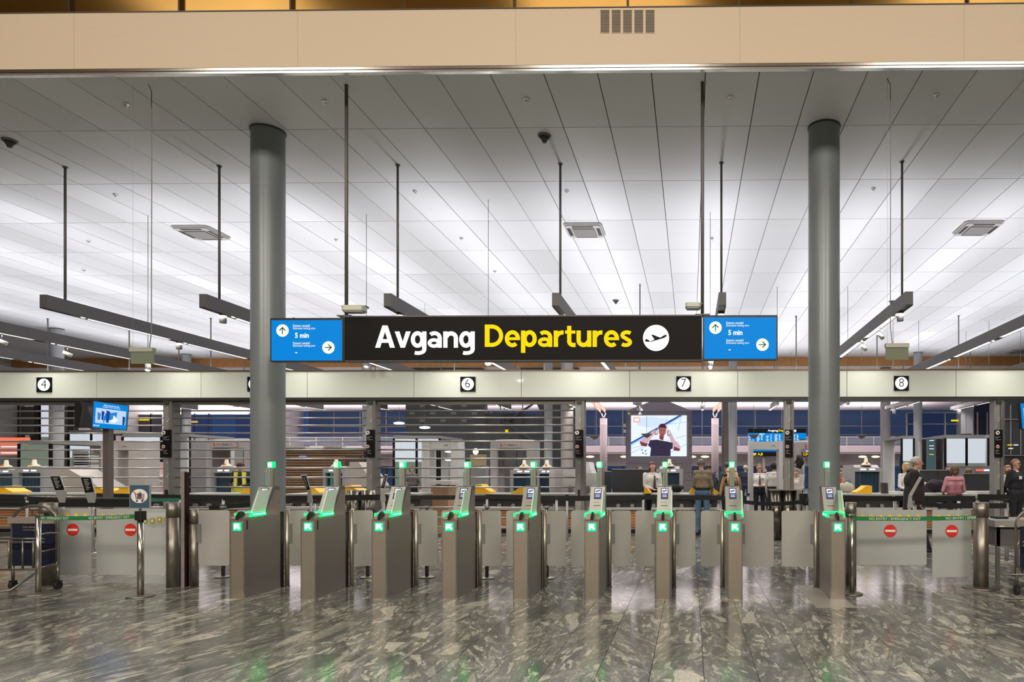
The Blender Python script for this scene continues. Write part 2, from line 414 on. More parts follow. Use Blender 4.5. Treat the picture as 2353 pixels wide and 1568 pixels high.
# ---- ceiling over the security hall: satin metal panels with open joints
ce = struct('ceiling', (0, 0, CEIL))
x_ref = ceil_pt(1495.5, 156)[0]; CW, CL = .80, 2.18; y_ref = 11.70
cpm = MB().box(-CW/2+.007, CW/2-.007, -CL/2+.008, CL/2-.008, 0, .025).mesh('ceiling_panel', CEILM)
cpm0 = MB().box(-CW/2+.007, CW/2-.007, -CL/2+.24, CL/2-.008, 0, .025).mesh('ceiling_panel', CEILM)
pans = []
for r in range(-1, 11):
    cy = y_ref + (r+.5)*CL
    for k in range(-46, 40):
        cx = x_ref + (k+.5)*CW
        d = cy; px = 1588 + F*cx/d
        pans.append((cy, cx, -60 < px < 2420 and cy - CL/2 > 7))
seen = sorted([p for p in pans if p[2]])[:300]; ss = set(seen)
for cy, cx, _ in seen:
    o = bpy.data.objects.new('ceiling_panel', cpm0 if cy < 11.5 else cpm); C.objects.link(o); o.parent = ce; o.location = (cx, cy, 0)
mb = MB(); rnd = []
for p in pans:
    if p in ss: continue
    cy, cx, _ = p; mb.box(cx-CW/2+.007, cx+CW/2-.007, max(9.76, cy-CL/2+.008), cy+CL/2-.006, CEIL, CEIL+.025); rnd += [random.random()]*6
o = mb.build('panel_field', CEILM, ce); o['kind'] = 'stuff'
a = o.data.attributes.new('rnd', 'FLOAT', 'FACE'); a.data.foreach_set('value', rnd)
MB().box(-38, 33, YB+.06, 35.9, CEIL+.06, CEIL+.12).build('ceiling_void', mat('dark void', (.02, .02, .02), .9), ce)
YE = y_ref + 11*CL    # end of the metal ceiling
# wood bulkhead + vault over concourse
zb = Z_(1300, 843, YE)
wb = struct('trim_2', (0, YE, zb))
x = -38
while x < 33:
    MB().box(x+.004, x+2.396, YE, YE+.08, zb, CEIL+.06).build('wood_board', mat('orange pine board', (.62, .30, .105), .5, noise=5), wb); x += 2.4
vl = struct('ceiling_2', (0, YE, zb))
MB().box(-38, 33, YE+.08, 62.5, zb, zb+.1).build('vault_panel', mat('white vault plaster', (.74, .72, .72), .6), vl)
# upper hall shell around the viewer
wl = struct('wall_left'); MB().box(-36.3, -36, -14, 63, 0, 14).build('plaster', PLAST, wl)
wr = struct('wall_right'); MB().box(32, 32.3, -14, 63, 0, 14).build('plaster', PLAST, wr)
wk = struct('wall_rear'); MB().box(-36, 32, -14.3, -14, 0, 14).build('plaster', mat('warm plaster', (.5, .42, .33), .8), wk)
hc = struct('ceiling_3'); MB().box(-36, 32, -14, YB+.5, 14, 14.2).build('timber_soffit', mat('amber timber soffit', (.45, .24, .07), .4), hc)
# ---- beam (bulkhead) with ribbed beige cladding
wf = struct('wall_front', (0, YB, CEIL))
ztop = 8.02; zbot = Z_(1200, 150, YB)
ztop = Z_(1300, 19, YB)
jx = [X_(p, YB) for p in (-860, -345, 170, 684, 1185, 1700, 2215, 2730)]
for i in range(len(jx)-1):
    MB().box(jx[i]+.0012, jx[i+1]-.0012, YB, YB+.05, zbot, ztop).build('cladding_panel', BEIGE, wf)
MB().box(-20, 14, YB+.05, YB+.12, zbot+.02, ztop-.02).build('beam_core', mat('beam core', (.1, .09, .08), .8), wf)
zt = Z_(1200, 163, YB)
MB().box(-20, 14, YB-.01, YB+.07, zt+.035, zbot-.008).build('soffit_trim', STEEL2, wf)
MB().box(-20, 14, YB+.0, YB+.07, zt, zt+.03).build('soffit_trim', mat('bright trim', (.8, .8, .82), .18, .9), wf)
MB().box(-20, 14, YB-.004, YB, zbot-.008, zbot).build('shadow_gap', BLACK, wf)
MB().box(-20, 14, YB-.012, YB+.06, ztop, ztop+.012).build('coping', mat('dark coping', (.06, .05, .035), .4), wf)
# bronze glass above
gj = [X_(p, YB+.25) for p in (-850, -595, -340, -85, 171, 421, 675, 929, 1184, 1443, 1699, 1959, 2220, 2480, 2740)]
for i in range(len(gj)-1):
    MB().box(gj[i]+.012, gj[i+1]-.012, YB+.22, YB+.25, ztop+.012, 13.98).build('bronze_pane', BRONZE, wf)
    MB().box(gj[i+1]-.012, gj[i+1]+.012, YB+.16, YB+.3, ztop+.012, 13.98).build('mullion', mat('dark bronze metal', (.05, .035, .02), .4, .6), wf)
MB().box(gj[0]-6, gj[0], YB+.2, YB+.3, CEIL-.1, 14).build('beam_end', PLAST, wf)
MB().box(-36, -19.9, YB, YB+.3, CEIL-.1, 14).build('beam_end', PLAST, wf)
MB().box(13.9, 32, YB, YB+.3, CEIL-.1, 14).build('beam_end', PLAST, wf)
# vent grille in the beam
vg = thing('vent_grille', 'slotted vent grille of five slat columns in the beige overhead beam', 'vent', P_(1441, 48, YB))
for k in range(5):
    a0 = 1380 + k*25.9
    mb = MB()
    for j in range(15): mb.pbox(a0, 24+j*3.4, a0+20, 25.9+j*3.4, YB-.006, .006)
    mb.build('shadow_slat_bank', mat('vent shadow', (.10, .08, .06), .6), vg)  # strips coloured for the shadow in the vent slots
    for e0 in (22.5, 75): mb = MB(); mb.pbox(a0-1, e0, a0+21, e0+.7, YB-.008, .008); mb.build('frame_edge', BEIGE, vg)

# ---- fascia over the shutters
fa = struct('trim_1', (0, YF, 3.6))
zf0, zf1 = Z_(1300, 913, YF), Z_(1300, 853, YF)
fj = [X_(p, YF) for p in (-770, -521, -273, -25, 222, 462, 706, 951, 1198, 1447, 1695, 1946, 2197, 2446, 2695, 2944)]
for i in range(len(fj)-1):
    MB().box(fj[i]+.006, fj[i+1]-.006, YF, YF+.03, zf0, zf1).build('fascia_panel', FASC, fa)
MB().box(fj[0], fj[-1], YF+.035, YF+.5, zf0+.0, zf1).build('fascia_core', mat('fascia core', (.18, .18, .17), .6), fa)
MB().box(fj[0], fj[-1], YF-.02, YF+.55, zf1, zf1+.03).build('top_rail', mat('copper brown rail', (.16, .10, .065), .35, .6), fa)
MB().box(fj[0], fj[-1], YF-.03, YF+.5, zf0-.075, zf0-.003).build('bottom_rail', mat('dark rail', (.045, .042, .04), .4, .4), fa)
# numbers
for n, pc in (('4', 100.5), ('5', 585), ('6', 1074.5), ('7', 1571), ('8', 2071.5)):
    yc = 884.5 if n == '4' else (883 if n in '56' else (882 if n == '7' else 881))
    t = thing('gate_number_sign', {'4':'leftmost black lane sign above the monitors, its lit disc reading 4','5':'lane number 5 sign mostly hidden behind the left column','6':'black lane sign right below the word Departures, its lit disc reading 6','7':'black lane sign above the advertising screen, its lit disc reading 7','8':'rightmost black lane sign right of the right column, its lit disc reading 8'}[n], 'sign', P_(pc, yc, YF-.03), 'lane number signs on the white fascia')
    mb = MB(); mb.pbox(pc-17, yc-17, pc+17, yc+17, YF-.03, .03); mb.build('plate', SIGNK, t)
    cx, _, cz = P_(pc, yc, YF-.034)
    MB().prism(circ(cx, cz, .148), 'y', YF-.036, YF-.03).build('lit_disc', mat('disc light', (1,1,1), .5, emit=(.93, .97, 1), es=1.15), t)
    hs = 5.5 if n != '4' else 6.2
    text_px('numeral', n, pc-hs, yc-11, pc+hs, yc+8, YF-.037, SIGNK, t, bold=-.012, thick=.002)
# ---- shutter posts
POSTS = [(-96, 'far left, edge'), (384, ''), (852, ''), (1332, ''), (1814, ''), (2296, ''), (2780, '')]
plab = {384: 'grey post with black notice plate right of the TV monitors, left of the left column', 852: 'grey post with black notice plate between the two grilles right of the left column',
        1332: 'grey post with black notice plate where the last grille meets the open bay', 1814: 'steel post just left of the right column with black notice plate',
        2296: 'rightmost steel shutter post in the open bay beyond sign 8'}
for pc, _ in POSTS:
    if pc not in plab: continue
    x0, x1 = X_(pc-10.5, YF), X_(pc+10.5, YF)
    t = thing('shutter_post', plab[pc], 'post', ((x0+x1)/2, YF, 0), 'shutter posts under the fascia')
    w3 = (x1-x0)/3
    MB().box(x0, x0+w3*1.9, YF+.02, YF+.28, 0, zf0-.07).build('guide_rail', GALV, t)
    MB().box(x0+w3*2.0, x1, YF+.0, YF+.28, 0, zf0-.07).build('guide_rail', mat('shadowed steel', (.17, .165, .155), .45, .4), t)  # same rail steel made darker, its shade put into the colour
    MB().box((x0+x1)/2-.07, (x0+x1)/2+.05, YF-.03, YF+.02, zf0-.16, zf0-.07).build('motor_cap', mat('dark olive metal', (.03, .035, .02), .5), t)
    for k in range(9):
        z = .45 + .33*k; BM = mat('bright bolt', (.85, .85, .85), .3)
        MB().cyl(((x0+x1)/2-.01, YF+.008, z), ((x0+x1)/2-.01, YF+.021, z), .010, seg=8).build('bolt', BM, t)
        if k % 2: MB().cyl(((x0+x1)/2+.02, YF+.008, z+.05), ((x0+x1)/2+.02, YF+.021, z+.05), .010, seg=8).build('bolt', BM, t)
    MB().box((x0+x1)/2-.045, (x0+x1)/2+.005, YF-.02, YF+.02, Z_(pc, 1140, YF), Z_(pc, 1126, YF)).build('latch', BLACK, t)
    # black notice plate
    pl = MB(); pl.pbox(pc-10, 988, pc+8, 1051, YF-.04, .04); npl = pl.build('notice_plate', SIGNK, t)
    cx, _, cz = P_(pc-5.2, 995, YF); 
    MB().prism(circ(cx, cz, .048, 20), 'y', YF-.046, YF-.04).build('white_pictogram_disc', CREAM, npl)
    MB().prism([(cx-.03, cz+.022), (cx-.012, cz+.03), (cx+.033, cz-.016), (cx+.015, cz-.028)], 'y', YF-.05, YF-.046).build('camera_symbol', SIGNK, npl)
    cx, _, cz = P_(pc-5.2, 1027, YF)
    mb = MB(); mb.prism(circ(cx, cz, .046, 20), 'y', YF-.046, YF-.04, 0); mb.prism(circ(cx, cz, .034, 20), 'y', YF-.049, YF-.046, 1)
    mb.prism([(cx-.022, cz-.014), (cx+.022, cz-.014), (cx+.022, cz+.012), (cx-.022, cz+.012)], 'y', YF-.052, YF-.049, 2)
    mb.build('red_ring_pictogram', [REDP, CREAM, SIGNK], npl)
    for j, (yy, ln) in enumerate(((1004, 12), (1006.8, 6), (1010.5, 13), (1035, 9), (1038, 6), (1042, 10))): mb = MB(); mb.pbox(pc-8.4, yy, pc-8.4+ln, yy+1.0, YF-.043, .003); mb.build('small_print', mat('dim print', (.3, .3, .29), .6), npl)
# ---- rolling grille shutters
RY = [928, 944, 960.6, 977.5, 995.5, 1014.6, 1034, 1054.5, 1076, 1097.5, 1120, 1143, 1166.5, 1190, 1212]
ROD2 = mat('grille tube', (.40, .375, .345), .28, .75)
for a0, a1, lb in ((-86, 374, 'lowered tubular grille shutter under sign 4 behind the wall screen'), (394, 842, 'lowered tubular grille shutter under hidden sign 5 behind the left column'), (862, 1322, 'lowered tubular grille shutter directly under sign 6')):
    x0, x1 = X_(a0, YF+.02)+.03, X_(a1, YF)-.03
    t = thing('grille_shutter', lb, 'shutter', ((x0+x1)/2, YF+.12, 0), 'lowered grille shutters')
    for y in RY:
        z = Z_(900, y, YF+.12); MB().cyl((x0, YF+.12, z), (x1, YF+.12, z), .019, seg=10).build('tube', ROD2, t)
    MB().box(x0, x1, YF+.08, YF+.16, .0, .07).build('bottom_bar', STEELD, t)
    MB().box(x0, x1, YF+.06, YF+.19, zf0-.16, zf0-.08).build('roller_housing', mat('housing', (.14, .13, .12), .4, .4), t)

# ---- big round columns
CR = .266
def column(px, Y, r, top, label, name='round_column', m=COLM, z0=0.0, collar=True, grp=None):
    x = X_(px, Y); t = thing(name, label, 'column', (x, Y, z0), grp)
    MB().cyl((x, Y, z0), (x, Y, top), r, seg=40, cap=False).build('shaft', m, t)
    if collar: MB().lathe((x, Y, top-.03), [(r+.001, 0), (r+.012, .0), (r+.012, .03), (r, .03)], 40).build('collar', mat('collar', (.05, .055, .055), .5), t)
    return t
column(616, 11.75, CR, CEIL, 'big round grey column left of the departures sign')
column(1893.5, 11.75, CR, CEIL, 'big round grey column right of the departures sign')
COL2 = mat('pale grey column', (.33, .33, .34), .4)
COLP = mat('pinkish white column', (.33, .285, .285), .5)
column(130, 28.1, .24, CEIL, 'pale round column behind the grille at far left, under the left trusses', m=COL2)
for px, lb in ((428, 'pale round column right of the first shutter post'), (843, 'pale round column just left of the second shutter post'), (1260, 'pale round column behind the grille, between wall and post'), (1684, 'paler of the two columns beside the tall advertising screen'), (2109, 'narrow grey column standing behind the man in the dark coat')):
    column(px, 34.4, .21, CEIL, lb, m=COL2)
column(1666.5, 40.0, .22, zb, 'brownish round column left of the paler one, beside the blonde woman', m=mat('brown grey column', (.24, .21, .20), .4))
column(2034.5, 36.4, .26, zb, 'lilac grey round column in the open bay under sign 8', m=mat('lilac column', (.40, .36, .38), .4))
column(1303, 33.0, .30, zb, 'thick grey brown column just left of the third shutter post', m=mat('stone column', (.30, .27, .26), .5))
column(2163, 56.0, .32, 4.9, 'stubby concrete column far behind the glass offices', m=mat('rose concrete column', (.5, .44, .43), .6), collar=False)

# ---- trusses
TRW, TRZ0, TRZ1, TRY0, TRY1 = .14, 4.63, 4.885, 12.62, 34.2
names = ['added grey lighting truss farthest left behind the grille', 'second farthest left grey lighting truss, added behind the fascia', 'third grey lighting truss, cut by the frame above lane 4', 'second grey lighting truss from the left', 'grey lighting truss ending over the far left rod', 'grey lighting truss ending just left of the left column',
 'grey lighting truss ending above the letter A of the sign', 'grey lighting truss ending above the word Departures', 'grey lighting truss seen end on above the right screen', 'grey lighting truss ending right of the right column',
 'grey lighting truss entering from the right edge', 'far right lighting truss, barely in view', 'last lighting truss, added beyond the right edge']
LEDM = mat('led strip', (1,1,1), .5, emit=(1, .97, .92), es=1.5)
for i, tx in enumerate(TRUSS_X):
    y0 = TRY0 + (.003*i)
    t = thing('lighting_truss', names[i], 'truss light', (tx, y0, TRZ0), 'lighting trusses under the ceiling')
    MB().box(tx-TRW/2, tx+TRW/2, y0, TRY1, TRZ0+.02, TRZ1).build('housing', TRUSS, t)
    mb = MB(); mb.box(tx-TRW/2, tx-TRW/2+.012, y0, TRY1, TRZ0, TRZ0+.02); mb.box(tx+TRW/2-.012, tx+TRW/2, y0, TRY1, TRZ0, TRZ0+.02); mb.build('lip', TRUSS, t)
    y = y0 + 1.0
    while y < TRY1 - 1:
        MB().box(tx-.05, tx+.05, y, y+2.1, TRZ0+.004, TRZ0+.018).build('led_strip', LEDM, t)
        MB().ell((tx+.02, y-.18, TRZ0+.006), (.028, .05, .012), 10, 6).build('spot_lens', EMWW, t)
        y += 2.75
    for y in (13.08, 26.2, 33.0):
        MB().cyl((tx, y, TRZ1), (tx, y, CEIL), .022, seg=10).build('hanging_rod', ROD, t)
        MB().cyl((tx, y, CEIL-.02), (tx, y, CEIL), .045, seg=12).build('rod_flange', ROD, t)
    if i in (4, 5, 8, 9, 6):
        yy = y0 + (.55 if i != 4 else 3.4)
        MB().cyl((tx+.0, yy, TRZ0-.17), (tx, yy, TRZ0+.02), .062, seg=16).build('spot_can', GREYM, t)
    if i in (3, 9, 5):
        for yy in ((15.0, 16.6) if i == 3 else (14.6, 16.0)):
            h = MB().cyl((tx, yy, TRZ0-.17), (tx, yy, TRZ0), .01, seg=8).build('spot_arm', BLACK, t)
            MB().cyl((tx-.06, yy-.06, TRZ0-.14), (tx+.07, yy+.05, TRZ0-.22), .04, .045, seg=14).build('track_spot', OFFW, t)

# ---- ceiling fittings
k = 0
SPR = [(290,238),(747,231),(1210,226),(1678,222),(2151,217),(265,446),(953,438),(1302,437),(2007,432),(203,553),(772,549),(1060,546),(1636,546),(193,620),(1137,622)]
SLB = ['first sprinkler head from the left in the row nearest the beam','sprinkler head nearest the beam, left of the left sign rod','sprinkler head nearest the beam, above the white ceiling dome','sprinkler head nearest the beam, just right of the right sign rod','rightmost sprinkler head in the row nearest the beam','sprinkler head between the hanging cord and left ceiling unit','sprinkler head right of the rod over the letter A','sprinkler head above the middle ceiling cassette unit','sprinkler head right of the right column top',
 'small sprinkler head left of the left cassette unit','small sprinkler head beside the left sign rod','small sprinkler head left of the central truss rod','small sprinkler head left of the right sign rod','small far sprinkler head at left above the trusses','small far sprinkler head above the sign centre']
for (px, py), lb in zip(SPR, SLB):
    p = ceil_pt(px, py); t = thing('sprinkler_head', lb, 'sprinkler', p, 'sprinkler heads in the ceiling')
    MB().lathe((p[0], p[1], p[2]-.018), [(.001, 0), (.045, 0), (.045, .012), (.03, .018)], 16).build('rosette', mat('chrome', (.85,.85,.85), .1, 1), t)
    MB().lathe((p[0], p[1], p[2]-.06), [(.001, 0), (.022, .0), (.022, .006), (.008, .012), (.008, .045)], 12).build('deflector', mat('chrome', (.85,.85,.85), .1, 1), t)
for (px, py), lb, s in (((22, 322), 'grey dome smoke detector at the left edge of the ceiling', 1), ((1251, 311), 'grey dome smoke detector above the middle of the sign', 1), ((1415, 690), 'small far dome detector above the end of Departures', 1.0), ((2050, 692), 'dome detector behind the right truss end', 1.0)):
    p = ceil_pt(px, py); t = thing('dome_detector', lb, 'detector', p, 'dome detectors in the ceiling')
    MB().lathe((p[0], p[1], p[2]-.03), [(.001, 0), (.11*s, 0), (.115*s, .03)], 24).build('mount_ring', mat('detector grey', (.16, .17, .17), .5), t)
    MB().lathe((p[0], p[1], p[2]-.13), [(.001, 0), (.035*s, .0), (.045*s, .03), (.09*s, .1)], 24).build('dome', mat('detector dark', (.07, .08, .08), .3), t)
for (px, py), lb in (((446, 519), 'ceiling cassette air conditioner at left above lane 4'), ((1340, 513), 'ceiling cassette air conditioner above the sign'), ((2257, 508), 'ceiling cassette air conditioner at the upper right'), ((2345, 800), 'farthest cassette unit at the right edge')):
    p = ceil_pt(px, py + 5); X, Yc, Zc = p; Yc += .25; s = .46
    t = thing('air_cassette', lb, 'air conditioner', (X, Yc, Zc), 'ceiling cassette units')
    MB().prism(rrect(X-s, X+s, Yc-s, Yc+s, .1), 'z', Zc-.045, Zc).build('frame', mat('cassette frame', (.42, .40, .39), .35), t)
    MB().prism(rrect(X-s*.92, X+s*.92, Yc-s*.92, Yc+s*.92, .08), 'z', Zc-.075, Zc-.045).build('lip', mat('cassette frame', (.42, .40, .39), .35), t)
    MB().box(X-s*.58, X+s*.58, Yc-s*.55, Yc+s*.62, Zc-.10, Zc-.07).build('intake_grille', mat('cassette grille', (.20, .185, .18), .5), t)
    for a, b_, c, d in ((-.55, .55, .70, .86), (-.55, .55, -.86, -.68), (-.86, -.68, -.55, .55), (.68, .86, -.55, .55)):
        MB().box(X+a*s, X+b_*s, Yc+c*s, Yc+d*s, Zc-.079, Zc-.074).build('air_slot', mat('slot dark', (.03, .028, .027), .5), t)

# ---- departures sign
YS = 10.28
sg = thing('departures_sign', 'long black hanging sign reading Avgang Departures with plane symbol', 'sign', P_(1202, 780, YS))
X0, X1, Z0, Z1 = RC(792, 728, 1612, 828, YS)
MB().box(X0, X1, YS, YS+.16, Z0, Z1).build('face_box', SIGNK, sg)
mb = MB(); mb.box(X0, X1, YS-.008, YS+.17, Z1, Z1+.02); mb.box(X0, X1, YS-.008, YS+.17, Z0-.012, Z0); mb.box(X0-.01, X0, YS-.008, YS+.17, Z0-.012, Z1+.02); mb.box(X1, X1+.01, YS-.008, YS+.17, Z0-.012, Z1+.02)
mb.build('frame', mat('sign frame', (.075, .07, .062), .4, .5), sg)
# humanist bold letters drawn as strokes: height 0 = baseline, x-height 50, capitals 70 (pixels of the sign)
def arc(cx, cy, rx, ry, a0, a1, n=14): return [(cx + rx*math.cos(math.radians(a0+(a1-a0)*k/n)), cy + ry*math.sin(math.radians(a0+(a1-a0)*k/n))) for k in range(n+1)]
GLY = {   # width, [('P', polygon) or (polyline, stroke width)]
 'A': (46, [('P', [(0, 0), (11.5, 0), (27.5, 52), (17, 52)]), ('P', [(34.5, 0), (46, 0), (29, 52), (18.5, 52)]), ('P', [(9, 11.5), (37, 11.5), (35, 20), (11, 20)])]),
 'v': (36, [('P', [(-.5, 38), (10.5, 38), (22.5, 0), (13, 0)]), ('P', [(25.5, 38), (36.5, 38), (23, 0), (13.5, 0)])]),
 'g': (39, [(arc(16.5, 19.3, 11, 14.6, 0, 360, 28), 9.5), ('P', [(27, -5), (37, -5), (37, 38), (27, 38)]), (arc(17, -5, 15, 7.5, 3, -118, 12), 8.5)]),
 'a': (36, [(arc(16.5, 23.5, 12.2, 10.5, 138, 0, 12), 9), ('P', [(23.8, 0), (33.6, 0), (33.6, 24), (23.8, 24)]), (arc(15.5, 11, 10.6, 7.2, 0, 360, 24), 8)]),
 'n': (37, [('P', [(1, 0), (10.8, 0), (10.8, 38), (1, 38)]), (arc(19, 22.5, 11.3, 11, 172, 0, 12) + [(30.3, 0)], 9.8)]),
 'D': (46, [('P', [(1, 0), (12, 0), (12, 52), (1, 52)]), ([(8, 47.4), (16, 47.4)] + arc(17, 26, 21.5, 21.4, 88, -88, 18) + [(16, 4.6), (8, 4.6)], 9.2)]),
 'e': (37, [(arc(18.3, 19, 12.8, 15.2, 2, 312, 24), 9.2), ('P', [(8, 15.8), (35.6, 15.8), (35.6, 22.3), (8, 22.3)])]),
 'p': (39, [('P', [(1, -14), (10.8, -14), (10.8, 38), (1, 38)]), (arc(20.8, 19.2, 11.6, 14.8, 0, 360, 28), 9.5)]),
 'r': (26, [('P', [(1, 0), (10.8, 0), (10.8, 38), (1, 38)]), (arc(21.5, 22, 14, 11.6, 172, 82, 8), 9.4)]),
 't': (26, [([(10.5, 49), (10.5, 13)] + arc(19.5, 13, 9, 8.6, 180, 268, 8)[1:] + [(25, 4.6)], 9.6), ('P', [(1, 31), (24.5, 31), (24.5, 38), (1, 38)])]),
 'u': (37, [('P', [(25.4, 0), (35.2, 0), (35.2, 38), (25.4, 38)]), ([(6, 38), (6, 15.5)] + arc(17.3, 15.5, 11.3, 11, 180, 352, 14)[1:], 9.8)]),
 's': (30, [(arc(16.5, 27.3, 10.4, 6.9, 38, 245, 12) + arc(13.6, 10.9, 10.4, 6.8, 65, -142, 12), 8.6)])}
def ribbon(mb, pts, w_, map_, yy, th):
    V = [Vector(p) for p in pts]; n = len(V); L, R_ = [], []
    for i, p in enumerate(V):
        a = (V[i]-V[i-1]).normalized() if i else (V[1]-V[0]).normalized(); b_ = (V[i+1]-V[i]).normalized() if i < n-1 else a
        na, nb = Vector((-a.y, a.x)), Vector((-b_.y, b_.x)); m_ = (na+nb).normalized(); k = w_/2/max(.4, m_.dot(na)); L.append(p+m_*k); R_.append(p-m_*k)
    for i in range(n-1): mb.prism([map_(*L[i]), map_(*R_[i]), map_(*R_[i+1]), map_(*L[i+1])], 'y', yy-th, yy)
def sign_word(word, px0, px1, pbase, m):
    tot = sum(GLY[c][0] for c in word); sc_ = (px1-px0)/tot; x = px0
    for c in word:
        wd, st = GLY[c]; mb = MB()
        def mp(u, v, x=x): return (X_(x + u*sc_, YS), Z_(x + u*sc_, pbase - v*.985, YS))
        for j, (pts, w_) in enumerate(st):
            if pts == 'P': mb.prism([mp(*q) for q in w_], 'y', YS - .003 - j*.0006, YS)
            else: ribbon(mb, pts, w_, mp, YS, .003 + j*.0006)
        mb.build('letter', m, sg); x += wd*sc_
sign_word('Avgang', 862, 1093, 799.5, EMLETW)
sign_word('Departures', 1113, 1454, 797.5, EMLETY)
cx, _, cz = P_(1507.5, 777, YS)
MB().prism(circ(cx, cz, .197, 48), 'y', YS-.004, YS).build('lit_disc', EMLETW, sg)
pl = [(1482,785),(1484,779.5),(1489,781),(1494,785),(1504,781),(1497,770.5),(1500,769.5),(1517,776.5),(1527,770.5),(1531.5,770),(1532,773),(1526,777),(1513,781),(1497,785.5),(1488,786)]
MB().prism([(X_(a, YS), Z_(a, b_, YS)) for a, b_ in pl], 'y', YS-.007, YS-.004).build('plane_symbol', SIGNK, sg)
for px in (795, 1613):
    pt = ceil_pt(px, 181); x = X_(px+1, YS+.08)
    MB().cyl((x, YS+.08, Z1), (x, YS+.08, CEIL), .026, seg=12).build('hanging_rod', ROD, sg)
    MB().box(x-.11, x+.11, YS+.0, YS+.16, Z1+.02, Z1+.035).build('rod_foot', ROD, sg)
def wait_screen(a0, b0, a1, b1, label):
    t = thing('wait_time_screen', label, 'screen', P_((a0+a1)/2, (b0+b1)/2, YS-.02), 'blue waiting time screens beside the sign')
    x0, x1, z0, z1 = RC(a0, b0, a1, b1, YS-.02)
    MB().prism(rrect(x0, x1, z0, z1, .012), 'y', YS-.02, YS+.06).build('bezel', BLACK, t)
    MB().box(x0+.02, x1-.02, YS-.024, YS-.02, z0+.02, z1-.035).build('display', EMBLUE, t)
    yy = YS-.026; sx = (a1-a0)/172.0
    def q(x): return a0 + x*sx
    for dx, dy, ang in ((29, 29, 90), (137, 68, 0)):
        cx, _, cz = P_(q(dx), b0+dy, yy)
        MB().prism(circ(cx, cz, .094), 'y', yy-.003, yy).build('arrow_disc', EMBTXT, t)
        mb = MB(); c_, s_ = math.cos(math.radians(ang)), math.sin(math.radians(ang))
        def rp(pts): return [(cx + p[0]*c_ - p[1]*s_, cz + p[0]*s_ + p[1]*c_) for p in pts]
        mb.prism(rp([(-.055,-.007),(.05,-.007),(.05,.007),(-.055,.007)]), 'y', yy-.006, yy-.003)
        mb.prism(rp([(.055,0),(.005,.05),(-.006,.038),(.034,0)]), 'y', yy-.006, yy-.003)
        mb.prism(rp([(.055,0),(.034,0),(-.006,-.038),(.005,-.05)]), 'y', yy-.006, yy-.003)
        mb.build('arrow', mat('arrow blue', (0, .12, .22), .5), t)
    for dy in (15, 55):
        text_px('caption', 'Estimert ventetid', q(54), b0+dy, q(93), b0+dy+5.8, yy, EMBTXT, t, .006)
        text_px('caption', 'Estimated waiting time', q(54), b0+dy+6.6, q(106), b0+dy+12.4, yy, EMBTXT, t, .006)
    text_px('minutes', '5 min', q(58.5), b0+34, q(91), b0+46, yy, EMLETW, t, .03)
    text_px('dash', '-', q(59), b0+79, q(64), b0+81, yy, EMLETW, t, .02)
    return t
wait_screen(621, 731, 789, 832, 'blue waiting time screen at the left end of the sign')
wait_screen(1615, 724.5, 1787, 828, 'blue waiting time screen at the right end of the sign')
# wireless boxes on the rods
for a, lb in (((790, 700, 839, 719), 'flat cream wireless box on the left sign rod'), ((1575, 694, 1611, 711), 'flat cream wireless box on the right sign rod')):
    x0, x1, z0, z1 = RC(*a, YS-.05); t = thing('wireless_box', lb, 'device', ((x0+x1)/2, YS, z0), 'wireless boxes on the sign rods')
    MB().prism(rrect(x0, x1, YS-.15, YS+.05, .05), 'z', z0+.02, z1-.03).build('shell', mat('cream shell', (.55, .57, .47), .4), t)
    MB().prism(rrect(x0+.015, x1-.015, YS-.13, YS+.03, .04), 'z', z0+.0, z0+.02).build('underside', mat('cream underside', (.45, .5, .40), .4), t)
    MB().box((x0 if a[0] > 1000 else x0-.05), (x1+.02 if a[0] > 1000 else x1), YS-.03, YS+.08, z1-.03, z1-.01).build('bracket', ROD, t)
# blank hanging exit signs
for a, cp, lb in (((301, 800, 354, 836), (348, 176), 'blank cream hanging sign at left above lane 4'), ((2034, 790, 2088, 827), (2046, 157), 'blank pale yellow hanging sign at right of the right column')):
    x0, x1, z0, z1 = RC(*a, 10.3); t = thing('hanging_box_sign', lb, 'sign', ((x0+x1)/2, 10.3, z0), 'blank hanging signs')
    zm = z1 - (z1-z0)*.25
    MB().box(x0, x1, 10.26, 10.34, zm, z1).build('lamp_bar', mat('cream bar', (.40, .40, .34), .4), t)
    MB().box(x0+.008, x1-.008, 10.285, 10.315, z0, zm-.008).build('panel', mat('pale yellow acrylic', (.60, .64, .42), .4, emit=(.6,.62,.4), es=.2), t)
    xc = X_(cp[0], 10.3); MB().tube([(xc-.03 if a[0] < 999 else xc+.03, 10.3, z1), (xc, 10.3, z1+.25), (xc, 10.3, z1+1.2), (xc+.004, 10.3, z1+2.4), (xc, 10.3, CEIL-.1), (xc-.05, 10.3, CEIL)], .006, 6).build('cord', mat('cord', (.22, .2, .19), .6), t)
    MB().cyl((x0+.03, 10.3, z1), (x0+.03, 10.3, CEIL), .0015, seg=5).build('suspension_wire', GREYL, t)
